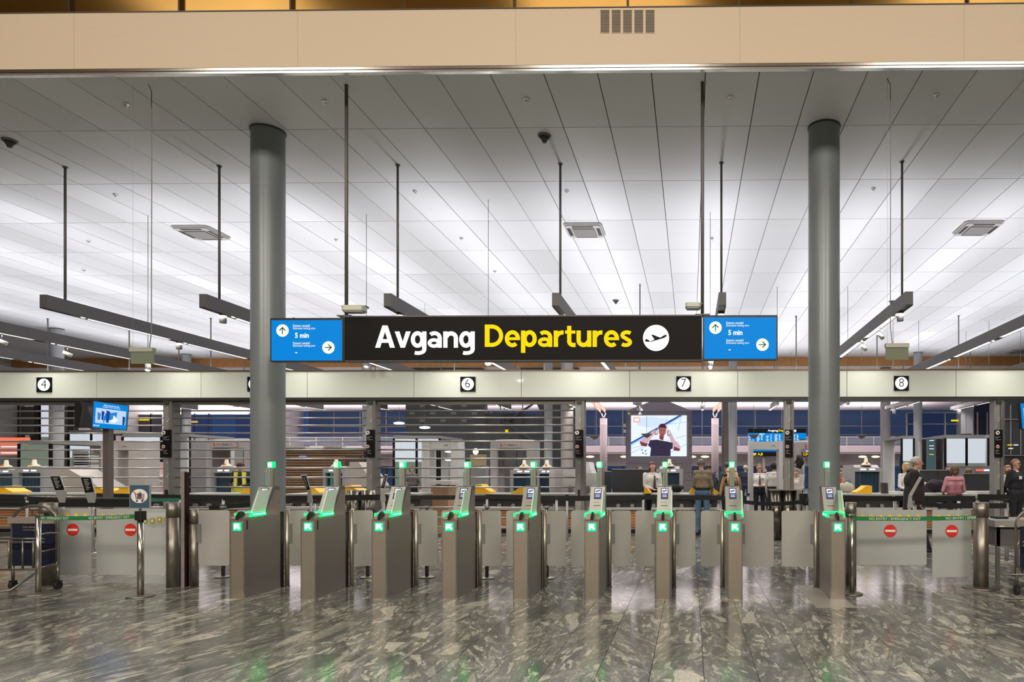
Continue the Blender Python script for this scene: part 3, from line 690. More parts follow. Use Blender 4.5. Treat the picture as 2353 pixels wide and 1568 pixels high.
# ================================================================== E-GATES
YG = 8.43
GX = [X_(p, YG) for p in (545, 708, 871, 1032, 1196, 1360, 1523, 1689, 1925.5)]
def make_gate():
    g = thing('ticket_gate', 'x', 'gate', (0, 0, 0), 'boarding pass gates in a row')
    W = .092; yf, yb = 0.0, .745
    side = [(yf, 0), (yb, 0), (yb, 1.335), (yb-.03, 1.36), (.61, 1.36), (.42, 1.045), (.145, 1.045), (yf, .985)]
    mb = MB(); mb.prism([(y, z) for y, z in side], 'x', -W+.006, W-.006); mb.build('body', STEEL, g)
    mb = MB()
    for sx in (-1, 1): mb.prism([(yf-.002, 0), (yf+.012, 0), (yf+.012, .982), (yf-.002, .982)], 'x', sx*(W-.012), sx*W)
    mb.build('corner_strip', STEEL2, g)
    # front panel sloped cap
    mb = MB(); mb.add([(-W, 0, .985), (W, 0, .985), (W-.0, .15, 1.05), (-W+.0, .15, 1.05), (-W, 0, .965), (W, 0, .965)], [(0,1,2,3), (4,5,1,0)]); mb.build('slope_cap', STEEL, g)
    mb = MB(); mb.box(-W+.001, -W+.007, .01, yb, 0, 1.0); mb.box(W-.007, W-.001, .01, yb, 0, 1.0); mb.build('side_panel', mat('gate side steel', (.36, .33, .31), .42, .75), g)
    # leaning display head
    a = (.40, 1.05); b_ = (.59, 1.385); dx, dz = b_[0]-a[0], b_[1]-a[1]; L = math.hypot(dx, dz); ux, uz = dx/L, dz/L; nx, nz = -uz, ux
    def hp(s, t): return (a[0] + ux*s + nx*t, a[1] + uz*s + nz*t)
    hd = MB(); p0, p1, p2, p3 = hp(0, .012), hp(L-.02, .012), hp(L, -.0), (yb-.02, 1.385)
    hd.prism([p0, p1, p2, (yb-.05, 1.386), (yb-.02, 1.365), (yb-.02, 1.33), (.62, 1.33), hp(0, -.02)], 'x', -W-.002, W+.002); head = hd.build('display_head', mat('display head steel', (.27, .275, .25), .36, .85), g)
    def plate(name, s0, s1, x0, x1, t, m, par):
        mb = MB(); v = []
        for xx, ss in ((x0, s0), (x1, s0), (x1, s1), (x0, s1)):
            y, z = hp(ss, t); v.append((xx, y, z))
        for xx, ss in ((x0, s0), (x1, s0), (x1, s1), (x0, s1)):
            y, z = hp(ss, t-.004); v.append((xx, y, z))
        mb.add(v, [(0,1,2,3), (4,7,6,5), (0,4,5,1), (1,5,6,2), (2,6,7,3), (3,7,4,0)]); return mb.build(name, m, par)
    plate('screen', .185, .345, -.045, .05, .016, mat('screen violet black', (.02, .02, .05), .3, emit=(.10, .09, .17), es=.8), head)
    plate('pictogram', .270, .333, -.034, .040, .019, mat('pictogram white', (.9,.9,.95), .4, emit=(.92, .86, 1), es=.9), head)
    plate('pictogram_hand', .287, .309, -.022, .004, .021, mat('pictogram blue', (.1,.15,.4), .4, emit=(.08, .13, .40), es=.8), head)
    plate('pictogram_hand', .297, .317, .006, .030, .021, mat('pictogram blue', (.1,.15,.4), .4, emit=(.08, .13, .40), es=.8), head)
    plate('message_line', .237, .249, -.026, .032, .019, mat('message cyan', (.5,.7,.9), .4, emit=(.55, .75, 1), es=.8), head)
    plate('message_line', .215, .227, -.026, .032, .019, mat('message cyan', (.5,.7,.9), .4, emit=(.55, .75, 1), es=.8), head)
    plate('slot', .085, .093, -.045, .045, .014, BLACK, head); plate('slot', .135, .140, -.05, .03, .014, GREYM, head)
    # light ring at the head's foot
    mb = MB(); mb.box(-W-.012, W+.012, .375, .395, 1.048, 1.064); mb.build('light_bar', EMG, g)
    for sx in (-1, 1):
        xs = sorted((sx*(W+.002), sx*(W+.02)))
        mb = MB(); mb.prism([(.11, 1.008), (.40, 1.014), (.40, 1.052), (.11, 1.052)], 'x', *xs); slt = mb.build('side_light', EMG, g)
        xo = sorted((sx*(W+.02), sx*(W+.0215))); mb = MB(); mb.prism([(.13, 1.026), (.38, 1.030), (.38, 1.042), (.13, 1.038)], 'x', *xo); mb.build('light_core', EMGW, slt)
    # edge lit side fin (right side only)
    mb = MB(); mb.prism([(.115, 1.056), (.395, 1.056), (.50, 1.325), (.49, 1.335), (.27, 1.335), (.255, 1.325)], 'x', W+.006, W+.016); mb.build('acrylic_fin', FIN, g)
    # scanner
    mb = MB(); mb.ell((0.0, .070, 1.038), (.020, .080, .040), 16, 10); mb.prism(rrect(-.017, .017, .975, 1.03, .012), 'y', -.008, .06)
    sc = mb.build('scanner', BLACK, g); MB().ell((0, .12, 1.075), (.007, .007, .005), 8, 6).build('blue_led', EMLED, sc)
    # arrow light
    mb = MB(); mb.prism(rrect(-.052, .052, .838, .942, .008), 'y', -.004, .002); al = mb.build('arrow_light', EMGS, g)
    mb = MB()
    for p in ([(-.038, .929), (.030, .929), (.030, .900), (-.038, .900)], [(-.038, .929), (-.011, .929), (-.011, .858), (-.038, .858)], [(-.032, .908), (-.012, .927), (.044, .872), (.024, .851)]):
        mb.prism(p, 'y', -.007, -.004)
    mb.build('white_arrow', mat('arrow glow', (.8,1,.9), .5, emit=(.75, 1, .88), es=1.25), al)
    # side handle slot
    MB().prism(rrect(.04, .062, .85, .97, .009), 'x', W, W+.002).build('side_slot', BLACK, g)
    # rear post with lamp cube and glass
    MB().box(-.030, .004, .665, .725, 1.36, 1.625).build('lamp_post', GALV, g)
    MB().box(.006, .036, .665, .725, 1.36, 1.625).build('lamp_post', mat('post steel', (.33, .31, .26), .4, .6), g)
    lc = MB(); lc.prism(rrect(-.036, .036, 1.626, 1.708, .012), 'y', .665, .73); cube = lc.build('lamp_cube', mat('green lamp rim', (0,.7,.3), .4, emit=(0, 1, .2), es=1.6, sample=True), g)
    MB().prism(rrect(-.026, .026, 1.637, 1.698, .01), 'y', .66, .665).build('lamp_face', EMGW, cube)
    MB().prism([(.55, 1.386), (.664, 1.386), (.664, 1.62), (.59, 1.62), (.55, 1.57)], 'x', -.006, .002).build('glass_wing', GLASS, g)
    MB().box(-.007, .003, .546, .552, 1.386, 1.57).build('glass_edge', GLASSG, g)
    MB().box(-.004, .020, .728, .744, 1.36, 1.60).build('rear_strip', mat('dark red strip', (.03, .008, .008), .3), g)
    MB().box(-W+.004, W-.004, yb, yb+.085, 0, 1.03).build('rear_recess', BLACK, g)
    return g
def wing_post(x, y, side, w, par, tall=1.053):
    p = MB().cyl((x, y, 0), (x, y, tall), .030, seg=20).build('wing_post', STEEL, par)
    MB().cyl((x, y, 0), (x, y, .012), .036, seg=20).build('foot_ring', STEELD, p)
    x0 = x + side*.034; x1 = x0 + side*w; a, b_ = min(x0, x1), max(x0, x1)
    f = MB().prism(rrect(a, b_, .285, 1.045, .035), 'y', y-.006, y+.006).build('wing_panel', FROST, par)
    MB().box(min(x+side*.02, x+side*.075), max(x+side*.02, x+side*.075), y-.016, y+.016, .60, .86).build('clamp', GREYM, f)
G0 = make_gate()
GL = ['leftmost ticket gate, its whole long side in view', 'ticket gate in front of the left column base, second from left', 'third ticket gate from the left, side panel in view', 'ticket gate below sign 6 with a pale glare on its head', 'ticket gate just right of the lane 6 sign, side narrow', 'ticket gate below the end of the word Departures, side barely seen',
      'ticket gate seen straight on, in front of the woman officer', 'ticket gate in front of the blonde woman, left of the wide lane', 'rightmost ticket gate, in front of the right column on a pale plinth']
WL = [(None, .26), (.26, .26), (.26, .26), (.26, .26), (.26, .26), (.26, .26), (.26, .26), (.26, .43), (.43, None)]
for i, x in enumerate(GX):
    g = G0 if i == 0 else copy_tree(G0)
    g.location = (x, YG, 0); g['label'] = GL[i]
for i, x in enumerate(GX):
    g = [o for o in bpy.data.objects if o.get('category') == 'gate' and abs(o.location.x - x) < 1e-4][0]
    bpy.context.view_layer.update()
    l, r = WL[i]
    if i == 0: l = .43
    if l: wing_post(x-.115, 9.29, -1, l, g)
    if r: wing_post(x+.115, 9.29, 1, r, g)
# pale plinth
pc_ = [gnd(1845, 1357), gnd(1915, 1357), gnd(1966, 1397), gnd(1885, 1397)]
yv0, yv1 = gnd(1925, 1397)[1], 9.5
MB().box(gnd(1885, 1397)[0]-.05, gnd(1966, 1397)[0], yv0, yv1, -.001, .004).solo('trim_3', mat('pale plinth stone', (.30, .28, .25), .35), None, None, (0, 0, 0), kind='structure')

# ================================================================== POSTS, BARRIERS
def stanchion(px, pby, top_py, r, label, base_r=None, head=BLACK, headh=.1, name='barrier_post', cat='post', grp=None, m=STEEL2, x=None, y=None, ztop=None):
    if x is None: x, y, _ = gnd(px, pby)
    zt = Z_(px, top_py, y) if ztop is None else ztop
    t = thing(name, label, cat, (x, y, 0), grp)
    MB().cyl((x, y, .012), (x, y, zt-(headh if head else 0)), r, seg=24).build('tube', m, t)
    if head: MB().prism(rrect(x-r*1.35, x+r*1.35, y-r*1.35, y+r*1.35, r*.6), 'z', zt-headh, zt).build('belt_head', head, t)
    if base_r: MB().lathe((x, y, 0), [(base_r, 0), (base_r, .012), (base_r*.9, .018), (r*1.3, .026)], 36).build('base_plate', STEELB, t)
    return t
GY1 = 'slim posts carrying the green tape'
s1 = stanchion(88, 1366, 1182, .031, 'slim steel barrier post in front of the left luggage trolley', .20, STEEL2, .02, grp=GY1)
s2 = stanchion(323, 1372, 1175, .036, 'slim steel barrier post holding the no trolleys sign', .15, BLACK, .115, grp=GY1)
s3 = stanchion(1957.5, 1366, 1182, .034, 'slim steel barrier post right of the rightmost ticket gate', .14, STEEL2, .02, grp=GY1)
p1, p2, p3 = s1.location, s2.location, s3.location
def tape(name, a, b_, z0, z1, m, label, cat, sag=.012, hw=.024, words=None, grp=None, dz=None):
    n = 16; V = Vector; A, B = V(a), V(b_)
    t = thing(name, label, cat, tuple((A+B)/2), grp); mb = MB(); vs = []; d = (B-A); d.z = 0; L = d.length; nrm = V((-d.y, d.x, 0)).normalized()*.0012
    for k in range(n+1):
        u = k/n; p = A.lerp(B, u); z = z0 + (z1-z0)*u - sag*4*u*(1-u)
        for s_, q in ((-1, -1), (-1, 1), (1, -1), (1, 1)): vs.append((p.x + nrm.x*s_, p.y + nrm.y*s_, z + q*hw))
    fs = []
    for k in range(n):
        o = 4*k; fs += [(o, o+4, o+5, o+1), (o+2, o+3, o+7, o+6), (o+1, o+5, o+7, o+3), (o, o+2, o+6, o+4)]
    fs += [(0, 1, 3, 2), (4*n, 4*n+2, 4*n+3, 4*n+1)]
    mb.add(vs, fs); band = mb.build('webbing', m, t)
    if words:
        for s_, u0, u1 in words:
            if (s_, 0.0) not in TG: TG[(s_, 0.0)] = text_geo(s_, 0.0)
            tv, tf = TG[(s_, 0.0)]; lo, hi = tv.min(0), tv.max(0); dd = hi-lo; v = []
            for q in tv:
                u = u0 + (q[0]-lo[0])/dd[0]*(u1-u0); p = A.lerp(B, u); z = z0 + (z1-z0)*u - sag*4*u*(1-u) + ((q[1]-lo[1])/dd[1]-.5)*hw*1.25
                v.append((p.x - nrm.x*2.5, p.y - abs(nrm.y)*2.5 - .002, z))
            m2 = MB(); m2.add(v, tf); m2.build('lettering', CREAM, band)
    return t
za, zb_ = Z_(95, 1191, p1[1]), Z_(316, 1187, p2[1])
tape('barrier_tape', (p1[0]+.03, p1[1], 0), (p2[0]-.05, p2[1], 0), za, zb_, GREEN, 'green tape between the slim posts at left reading no entry, emergency exit', 'tape', .012, .0265, [('TRY / EMERGENCY EXIT', 0.0, .30), ('NO ENTRY / EMERGENCY EXIT', .51, .93)], 'green barrier tapes')
pR = (X_(2240, 9.3), 9.3, 0)
tape('barrier_tape', (p3[0]+.03, p3[1], 0), (X_(2244, p3[1]+.1), p3[1]+.1, 0), Z_(1965, 1192, p3[1]), Z_(2240, 1191, p3[1]), GREEN, 'green tape in front of the right glass barriers reading no entry', 'tape', .01, .027, [('NO ENTRY / EMERGENCY EXIT', .12, .54), ('NO ENTRY / EMER', .745, .995)], 'green barrier tapes')
# big bollards
BG = 'stout steel bollards'
def bollard(px, by, ty, r, label, base=None, m=STEELB):
    x, y, _ = gnd(px, by); zt = Z_(px, ty, y); t = thing('steel_bollard', label, 'bollard', (x, y, 0), BG)
    MB().cyl((x, y, 0), (x, y, zt-.2), r, seg=32).build('shaft', m, t)
    MB().cyl((x, y, zt-.197), (x, y, zt), r*1.02, seg=32).build('cap_ring', m, t)
    if base: MB().lathe((x, y, 0), [(base, 0), (base, .014), (base*.95, .02), (r, .026)], 40).build('base_plate', STEELB, t)
    return t
bollard(111, 1345, 1156, .10, 'stout steel bollard behind the left luggage trolley')
bollard(397, 1350, 1156, .074, 'wide steel bollard at the end of the left glass barriers')
bollard(413, 1346, 1156, .045, 'narrow dark bollard between wide bollard and tall slim post', m=STEELD)
bollard(446.5, 1348, 1171, .052, 'narrow steel bollard hinging the wide left wing panel')
bollard(1955, 1346, 1155, .075, 'steel bollard behind the rightmost slim barrier post')
bollard(2254, 1352, 1155, .098, 'stout steel bollard ending the right glass barriers', .24)
x, y, _ = gnd(446.5, 1348)
t = thing('wing_gate', 'wide frosted wing panel left of the leftmost ticket gate', 'gate', (x, y, 0))
MB().prism(rrect(x+.06, x+.06+.43, .285, 1.045, .035), 'y', y-.006, y+.006).build('wing_panel', FROST, t)
MB().box(x+.05, x+.10, y-.016, y+.016, .60, .86).build('clamp', GREYM, t)
# tall slim post
x, y, _ = gnd(426, 1349); zt = Z_(426, 1084, y)
t = thing('tall_sensor_post', 'tall slim grey post with dark red strip beside bollards', 'post', (x, y, 0))
MB().box(x-.04, x+.008, y-.03, y+.03, 0, zt).build('profile', GALV, t); MB().box(x+.010, x+.034, y-.03, y+.03, 0, zt-.01).build('red_strip', mat('dark red glass', (.018, .004, .004), .3), t)
# glass barriers with no entry signs
def barrier(a, Yb, label, signpx, discs, m=FROST2):
    x0, x1, z0, z1 = RC(*a, Yb); t = thing('glass_barrier', label, 'barrier', ((x0+x1)/2, Yb, 0), 'etched glass barriers')
    MB().prism(rrect(x0, x1, z0, z1, .02), 'y', Yb-.005, Yb+.005).build('glass_panel', m, t)
    MB().box(x0, x1, Yb-.006, Yb+.006, 0.0, z0-.004).build('clear_lower_glass', mat('clear lower glass', (.9,.95,.95), .05, alpha=.08), t)
    if signpx:
        cx, _, cz = P_(*signpx, Yb-.006)
        MB().prism(circ(cx, cz, .087, 40), 'y', Yb-.009, Yb-.005).build('red_disc', RED, t)
        MB().box(cx-.070, cx+.070, Yb-.011, Yb-.009, cz-.015, cz+.015).build('white_bar', CREAM, t)
    for dx, dy in discs:
        cx, _, cz = P_(dx, dy, Yb-.006)
        o = MB().prism(circ(cx, cz, .040, 20), 'y', Yb-.008, Yb-.005).build('yellow_disc', YDECAL, t)
        mb = MB()
        mb.prism([(cx-.004, cz+.026), (cx+.004, cz+.026), (cx+.005, cz+.006), (cx+.026, cz-.012), (cx+.005, cz-.006), (cx, cz-.024), (cx-.005, cz-.006), (cx-.026, cz-.012), (cx-.005, cz+.006)], 'y', Yb-.010, Yb-.008)
        mb.build('plane_mark', CREAM, o)
barrier((133, 1170, 210, 1322), 9.55, 'left glass barrier with red no entry disc beside the trolley', (167.5, 1218), [(135, 1185), (155, 1185), (175, 1185), (196, 1185)])
barrier((222, 1170, 382, 1322), 9.55, 'wide left glass barrier with red no entry disc behind sign post', (300, 1218), [(236, 1187), (257, 1187), (278, 1187), (298, 1188)])
barrier((1967, 1172, 2129, 1299), 9.55, 'wide right glass barrier behind the green tape with red disc', (2045.5, 1220.5), [(1982, 1189), (2003, 1189), (2024, 1189), (2045, 1189), (2067, 1189), (2088, 1189), (2110, 1189)])
barrier((2142, 1172, 2232, 1327), 9.55, 'narrow right glass barrier beside the stout bollard, red disc', (2187, 1221), [(2158, 1189), (2180, 1189), (2201, 1189), (2222, 1189)])
# curved screen right of the left barrier
mb = MB(); pts = [(333, 1198, 9.3), (350, 1197.5, 9.35), (366.5, 1194.5, 9.42)]
t = thing('decal_glass', 'clear glass leaf with yellow plane discs beside the wide bollard', 'barrier', (X_(360, 9.42), 9.42, 0))
MB().box(X_(322, 9.42), X_(382, 9.42), 9.416, 9.424, .0, 1.0).build('glass_leaf', mat('faint glass', (.85,.9,.88), .1, alpha=.10), t)
for (a, b_, _) in pts + [(384, 1194, 9.4)]:
    cx, _, cz = P_(a, b_, 9.41); o = MB().prism(circ(cx, cz, .042, 20), 'y', 9.408, 9.414).build('yellow_disc', mat('dull yellow decal', (.33, .27, .03), .5), t)
    MB().prism([(cx-.004, cz+.026), (cx+.004, cz+.026), (cx+.005, cz+.006), (cx+.026, cz-.012), (cx+.005, cz-.006), (cx, cz-.024), (cx-.005, cz-.006), (cx-.026, cz-.012), (cx-.005, cz+.006)], 'y', 9.405, 9.408).build('plane_mark', CREAM, o)
# sign: no trolleys
Yq = p2[1]; x0, x1, z0, z1 = RC(299, 1114, 346, 1168.5, Yq)
t = thing('no_trolley_sign', 'slate blue sign with crossed out luggage trolley on slim post', 'sign', ((x0+x1)/2, Yq, z0))
MB().prism(rrect(x0, x1, z0, z1, .006), 'y', Yq-.01, Yq+.01).build('frame', mat('light frame', (.35, .38, .40), .4), t)
MB().box(x0+.007, x1-.007, Yq-.014, Yq-.01, z0+.007, z1-.007).build('face', SLATE, t)
MB().box((x0+x1)/2-.012, (x0+x1)/2+.012, Yq-.008, Yq+.008, Z_(323, 1176, Yq), z0).build('stem', STEEL2, t)
cx, cz = (x0+x1)/2, (z0+z1)/2+.005
MB().prism([(cx+.105*math.cos(2*PI*k/40), cz+.088*math.sin(2*PI*k/40)) for k in range(40)], 'y', Yq-.017, Yq-.014).build('white_oval', CREAM, t)
mb = MB(); DK = mat('dark pictogram', (.05, .04, .06), .5)
def seg(mb, a, b_, w_, yy):
    A, B = Vector(a), Vector(b_); d = (B-A).normalized(); n = Vector((-d.y, d.x))*w_
    mb.prism([tuple(A+n), tuple(A-n), tuple(B-n), tuple(B+n)], 'y', yy-.002, yy)
def T(u, v): return (cx + u*.1, cz + v*.1)
for a, b_ in (((-.72,.45),(-.55,.45)), ((-.55,.45),(-.38,-.35)), ((-.38,-.35),(.6,-.35))): seg(mb, T(*a), T(*b_), .004, Yq-.017)
mb.build('trolley_outline', DK, t)
mb = MB(); mb.prism([T(-.12,-.28), T(.32,-.28), T(.32,.35), T(-.12,.35)], 'y', Yq-.019, Yq-.017); mb.build('suitcase', DK, t)
for u in (-.3, -.2, .42, .55): MB().prism([T(u,-.28), T(u+.06,-.28), T(u+.06,.3), T(u,.3)], 'y', Yq-.019, Yq-.017).build('bag', DK, t)
mb = MB(); seg(mb, T(-.02,.35), T(-.02,.48), .003, Yq-.017); seg(mb, T(.22,.35), T(.22,.48), .003, Yq-.017); seg(mb, T(-.02,.48), T(.22,.48), .003, Yq-.017); mb.build('suitcase_handle', DK, t)
for u in (-.28, .38):
    mb = MB(); c2 = T(u, -.6); mb.prism(circ(c2[0], c2[1], .013, 16), 'y', Yq-.019, Yq-.017); mb.build('wheel', DK, t)
mb = MB(); seg(mb, T(-.8,.62), T(.72,-.6), .0035, Yq-.020); mb.build('red_slash', REDP, t)

# ---- luggage trolley (left) and partial (right)
def trolley(ox, oy, label, mirror=1):
    t = thing('luggage_trolley', label, 'trolley', (ox, oy, 0), 'luggage trolleys'); M = mirror; r = .014
    def P(x, y, z): return (ox + M*x, oy + y, z)
    TUB = mat('trolley tube', (.20, .19, .165), .35, .8)
    arch = [P(-.31, .1, .25)] + [P(-.31, .1, .62)] + [P(-.31*math.cos(math.radians(a)), .1, .90 + .22*math.sin(math.radians(a))) for a in range(0, 181, 15)] + [P(.31, .1, .62), P(.31, .1, .25)]
    MB().tube(arch, .017, 10).build('arch_handle', TUB, t)
    MB().box(*sorted((P(-.27, 0, 0)[0], P(.30, 0, 0)[0])), oy+.06, oy+.075, .32, .88).build('blue_panel', NAVY, t)
    pnl = MB().box(*sorted((P(-.32, 0, 0)[0], P(.30, 0, 0)[0])), oy+.045, oy+.09, .885, .965).build('grey_tray', mat('tray grey brown', (.24, .20, .165), .6), t)
    for z in (.70, .655): MB().tube([P(-.33, -.12, z), P(.33, -.12, z)], r*.9, 8).build('cross_bar', TUB, t)
    MB().tube([P(-.60, -.14, .30), P(.2, -.14, .30), P(.28, -.1, .32), P(.36, 0, .36)], r*.9, 8).build('cross_bar', TUB, t)
    for xx in (-.12, .06, .2): MB().tube([P(xx, -.13, .68), P(xx, -.13, .30)], r*.85, 8).build('basket_bar', TUB, t)
    MB().tube([P(.24, -.13, .30), P(.24, -.13, .68), P(.26, -.12, .75), P(.34, -.05, .77), P(.38, .02, .76), P(.385, .03, .70), P(.385, .03, .40), P(.36, .02, .34), P(.24, -.13, .30)], r, 8).build('side_loop', TUB, t)
    MB().tube([P(.25, -.12, .52), P(.38, .02, .56)], r*.7, 8).build('side_bar', TUB, t)
    MB().tube([P(-.36, -.1, .72), P(-.38, -.1, .66), P(-.38, -.1, .42), P(-.32, -.1, .32)], r, 8).build('side_loop', TUB, t)
    for xx in (-.30, .31):
        MB().tube([P(xx, .1, .35), P(xx, .1, .10)], .018, 10).build('leg', TUB, t)
        wh = MB().cyl(P(xx-.02, .1, .055), P(xx+.02, .1, .055), .052, seg=20).build('wheel', RUBBER, t)
        MB().box(P(xx,0,0)[0]-.03, P(xx,0,0)[0]+.03, oy+.07, oy+.13, .085, .12).build('fork', BLACK, wh)
    MB().tube([P(-.7, -.45, .06), P(.0, -.45, .06), P(.16, -.4, .07), P(.28, -.1, .30)], r, 8).build('base_frame', TUB, t)
    return t, P
x, y, _ = gnd(64, 1358); tr, P = trolley(x, y, 'luggage trolley with navy panel at the left edge behind the post')
text_rect('lettering', 'Handbagasje', P(-.12, 0, 0)[0], P(.12, 0, 0)[0], .82, .85, y+.058, mat('dim gold print', (.30, .25, .18), .5), tr)
text_rect('lettering', 'Hand baggage', P(-.12, 0, 0)[0], P(.12, 0, 0)[0], .785, .81, y+.058, mat('dim gold print', (.30, .25, .18), .5), tr)
x, y, _ = gnd(2400, 1372); trolley(x, y, 'luggage trolley cut off by the right edge, navy panel', 1)
x, y, _ = gnd(-175, 1348); trolley(x, y, 'second luggage trolley cut off by the left edge')
# ---- grey table at right
x0 = X_(2262, 10.3); x1 = X_(2420, 10.3); zt = Z_(2320, 1192, 10.0)
t = thing('search_table', 'grey metal table between the right bollard and the trolley', 'table', ((x0+x1)/2, 9.9, 0))
MB().box(X_(2286, 9.55), X_(2420, 9.55), 9.55, 10.3, zt-.09, zt).build('table_top', mat('grey beige top', (.27, .26, .23), .45), t)
MB().box(X_(2290, 9.6), X_(2420, 9.6), 9.62, 10.2, zt-.36, zt-.10).build('drawer_box', mat('table shadow grey', (.11, .105, .095), .5), t)  # grey darkened for the shade under the table top
for a, b_ in ((2290, 9.62), (2400, 9.62), (2290, 10.2), (2400, 10.2)):
    xx = X_(2290, 9.62) + (0 if a == 2290 else 1.0); MB().box(xx, xx+.05, b_, b_+.05, 0, zt-.09).build('leg', mat('table leg grey', (.16, .16, .145), .5), t)
MB().box(X_(2296, 9.55), X_(2308, 9.55), 9.545, 9.55, zt-.085, zt-.07).build('label_strip', CREAM, t)
t = thing('blue_tray', 'dark blue flat tray lying on the grey table', 'tray', (X_(2299, 10.0), 10.0, zt))
MB().prism(rrect(X_(2284, 10.0), X_(2312, 10.0), 9.9, 10.15, .03), 'z', zt, zt+.03).build('tray_body', NAVY, t)

# ---- queue posts and black belts behind the gates
QG = 'short grey queue posts behind the gates'
for px, by, lb in ((513, 1327, 'short grey post under the wide left wing panel'), (845, 1328, 'short grey post between the second and third gates'), (981, 1328, 'short grey post between the third and fourth gates'), (1119, 1330, 'short grey post right of the fourth gate'), (1257, 1330, 'short grey post right of the fifth gate')):
    stanchion(px, by, 1163, .027, lb, .11, mat('queue head', (.2,.2,.2), .4), .03, name='queue_post', grp=QG, m=STEELD)
QB = 'grey queue posts with black belts'
QM = mat('queue post grey', (.33, .33, .32), .4, .4)
qp = [(62, 1142, 14.6), (205, 1135, 15.5), (412, 1137, 14.9), (513, 1140, 14.5), (600, 1158, 12.9), (723, 1150, 13.4), (1119, 1137, 14.9), (1279, 1143, 14.4), (1303, 1137, 15.0), (1367, 1142, 15.2), (1478, 1137, 15.0), (1719, 1134, 15.3),
      (2056, 1141, 14.0), (2102, 1152, 12.6), (2158, 1156, 12.2), (2203, 1137, 14.4), (2246, 1140, 13.9), (2313, 1148, 12.0)]
ql = ['behind the left trolley', 'left of the TV screen stand', 'beside the first shutter post', 'above the wide left wing panel', 'just left of the left column', 'behind the second gate head', 'right of the fourth gate head', 'between fifth and sixth gates', 'before the third shutter post', 'behind the sixth gate head', 'between sixth and seventh gates', 'left of the metal detector arch',
      'left of the man in the dark coat', 'under the slanted info board at right', 'between the man in the coat and pink sweater', 'before the woman in the pink sweater', 'just above the right stout bollard', 'behind the grey search table']
QP = []
for (px, ty, Y), lb in zip(qp, ql):
    x = X_(px, Y); QP.append((x, Y, Z_(px, ty, Y)))
    stanchion(None, None, None, .026 if px < 2000 else .035, 'grey queue post ' + lb, .15, BLACK if px % 2 else QM, .05, name='queue_post', grp=QB, m=QM, x=x, y=Y, ztop=Z_(px, ty, Y))
def belt(pa, ya, pb, yb, Ya, Yb, hpx, lb, sag=.0, m=BELT):
    A, B = (X_(pa, Ya), Ya, 0), (X_(pb, Yb), Yb, 0)
    hw = hpx*((Ya+Yb)/2)/F/2
    tape('queue_belt', A, B, Z_(pa, ya, Ya), Z_(pb, yb, Yb), m, lb, 'belt', sag, hw, None, 'black queue belts')
belt(-40, 1141, 62, 1144, 14.4, 14.6, 12, 'black queue belt at the far left edge')
belt(62, 1146, 330, 1152, 14.5, 13.2, 11, 'black queue belt behind the left trolley arch', .03)
belt(-40, 1160, 320, 1161, 12.6, 12.6, 10, 'lower black belt behind the left trolley')
belt(205, 1138, 412, 1142, 15.4, 14.8, 9, 'black belt passing the first shutter post')
belt(412, 1143, 600, 1146, 14.8, 14.2, 12, 'black belt left of the left column')
belt(480, 1168, 640, 1155, 12.0, 13.2, 10, 'rising black belt behind the leftmost gate head')
belt(640, 1147, 890, 1143, 14.2, 14.4, 13, 'black belt crossing behind the second and third gates')
belt(890, 1144, 1119, 1144, 14.4, 14.8, 10, 'black belt between the third and fourth gates')
belt(1119, 1142, 1303, 1146, 14.8, 14.9, 11, 'black belt between the fourth and fifth gates')
belt(1303, 1146, 1478, 1144, 14.9, 14.9, 12, 'black belt between the fifth and seventh gates')
belt(1478, 1143, 1715, 1145, 14.9, 15.2, 11, 'black belt behind the man in the beige sweater')
belt(1705, 1153, 1852, 1152, 13.4, 12.6, 9, 'sagging black belt before the metal detector', .05)
belt(1936, 1144, 2056, 1147, 13.9, 13.9, 11, 'black belt right of the right column')
belt(2056, 1146, 2246, 1146, 13.95, 13.9, 12, 'upper black belt before the pink sweater woman')
belt(2102, 1154, 2158, 1162, 12.5, 12.1, 10, 'short dark belt across the man in the coat')
belt(2158, 1163, 2313, 1163, 12.15, 11.95, 12, 'lower black belt beside the stout right bollard')
belt(2246, 1143, 2400, 1145, 13.85, 13.85, 14, 'black belt at the right edge')
belt(218, 1151, 412, 1149, 13.9, 14.6, 8, 'green belt behind the no trolleys sign', 0, mat('dark green belt', (.01, .12, .07), .7))
t = thing('belt_cassette', 'black belt cassettes beside the right column', 'device', (X_(1853, 12.2), 12.2, Z_(1853, 1160, 12.2)))
mb = MB(); mb.pbox(1838, 1135, 1856, 1160, 12.2, .1); mb.build('cassette_block', BLACK, t); MB().cyl((X_(1847, 12.3), 12.26, 0), (X_(1847, 12.3), 12.26, Z_(1847, 1159, 12.2)), .03).build('post', QM, t)
MB().lathe((X_(1853, 12.3), 12.25, Z_(1853, 1162, 12.2)), [(.05, 0), (.055, .02), (.055, .12), (.04, .15)], 16).build('cassette_drum', BLACK, t)
